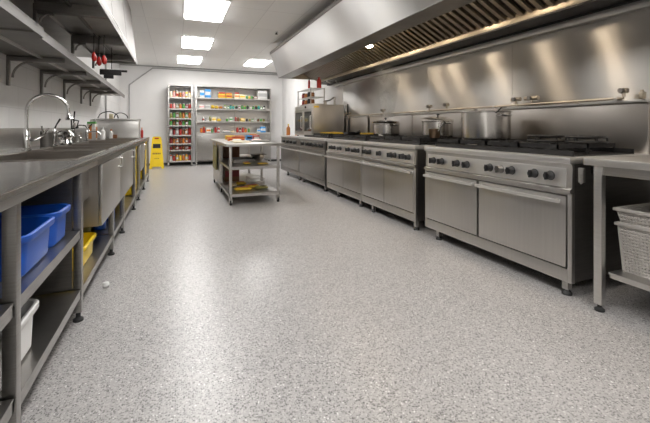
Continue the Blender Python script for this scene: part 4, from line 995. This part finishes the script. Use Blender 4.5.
# ------------------------------------------------------------------ wet floor sign
sg = thing('wet_floor_sign', (-.43, 10.6, 0), 'yellow folding wet floor sign standing left of the jar rack', 'sign')
def board(y_b, y_t, nm, mat='yellow', grow=0):
    m = MB(); w0, w1 = .165, .115
    m.hexa([(-.44 - w0, y_b - .008, .05), (-.44 + w0, y_b - .008, .05), (-.44 + w0, y_b + .008, .05), (-.44 - w0, y_b + .008, .05), (-.44 - w1, y_t - .008, .74), (-.44 + w1, y_t - .008, .74), (-.44 + w1, y_t + .008, .74), (-.44 - w1, y_t + .008, .74)])
    for s_ in (-1, 1): m.box(-.44 + s_ * .14 - .03, -.44 + s_ * .14 + .03, y_b - .01, y_b + .01, 0, .055)
    m.prism([(-.555, .74), (-.325, .74), (-.335, .80), (-.36, .83), (-.52, .83), (-.545, .80)], 'y', y_t - .01, y_t + .01)
    return m.build(nm, mat, sg)
f = board(10.50, 10.59, 'front_board'); board(10.72, 10.63, 'rear_board')
def yb(z): return 10.50 + (z - .05) / .69 * .09 - .0095
def plate(x0, x1, z0, z1, mat, nm):
    MB().hexa([(x0, yb(z0) - .002, z0), (x1, yb(z0) - .002, z0), (x1, yb(z0), z0), (x0, yb(z0), z0), (x0, yb(z1) - .002, z1), (x1, yb(z1) - .002, z1), (x1, yb(z1), z1), (x0, yb(z1), z1)]).build(nm, mat, f)
plate(-.53, -.35, .53, .64, 'black', 'dark_symbol_panel')
for i in range(5): plate(-.535 + i * .04, -.51 + i * .04, .37, .41, 'brown', 'printed_mark')
for i in range(3): plate(-.49 + i * .04, -.465 + i * .04, .255, .27, 'brown', 'printed_mark')
MB().box(-.49, -.39, 10.573, 10.579, .765, .80, .002).build('carry_slot', 'red', f)

# ------------------------------------------------------------------ camera and render look
cam = bpy.data.cameras.new('camera'); co = bpy.data.objects.new('camera', cam); C.objects.link(co)
co.location = (0, 0, 1.08); co.rotation_euler = (PI / 2, 0, -math.atan(150 / 370))
cam.sensor_width = 36; cam.lens = 370 / 650 * 36; cam.shift_y = -(211.5 - 127) / 650; cam.clip_start = .02
bpy.context.scene.camera = co
w = bpy.data.worlds.new('world'); bpy.context.scene.world = w; w.use_nodes = True
w.node_tree.nodes['Background'].inputs[0].default_value = (.5, .5, .5, 1); w.node_tree.nodes['Background'].inputs[1].default_value = .3
sc = bpy.context.scene
sc.view_settings.view_transform = 'Standard'; sc.view_settings.look = 'None'; sc.view_settings.gamma = 1; sc.view_settings.use_curve_mapping = False
sc.view_settings.exposure = .95
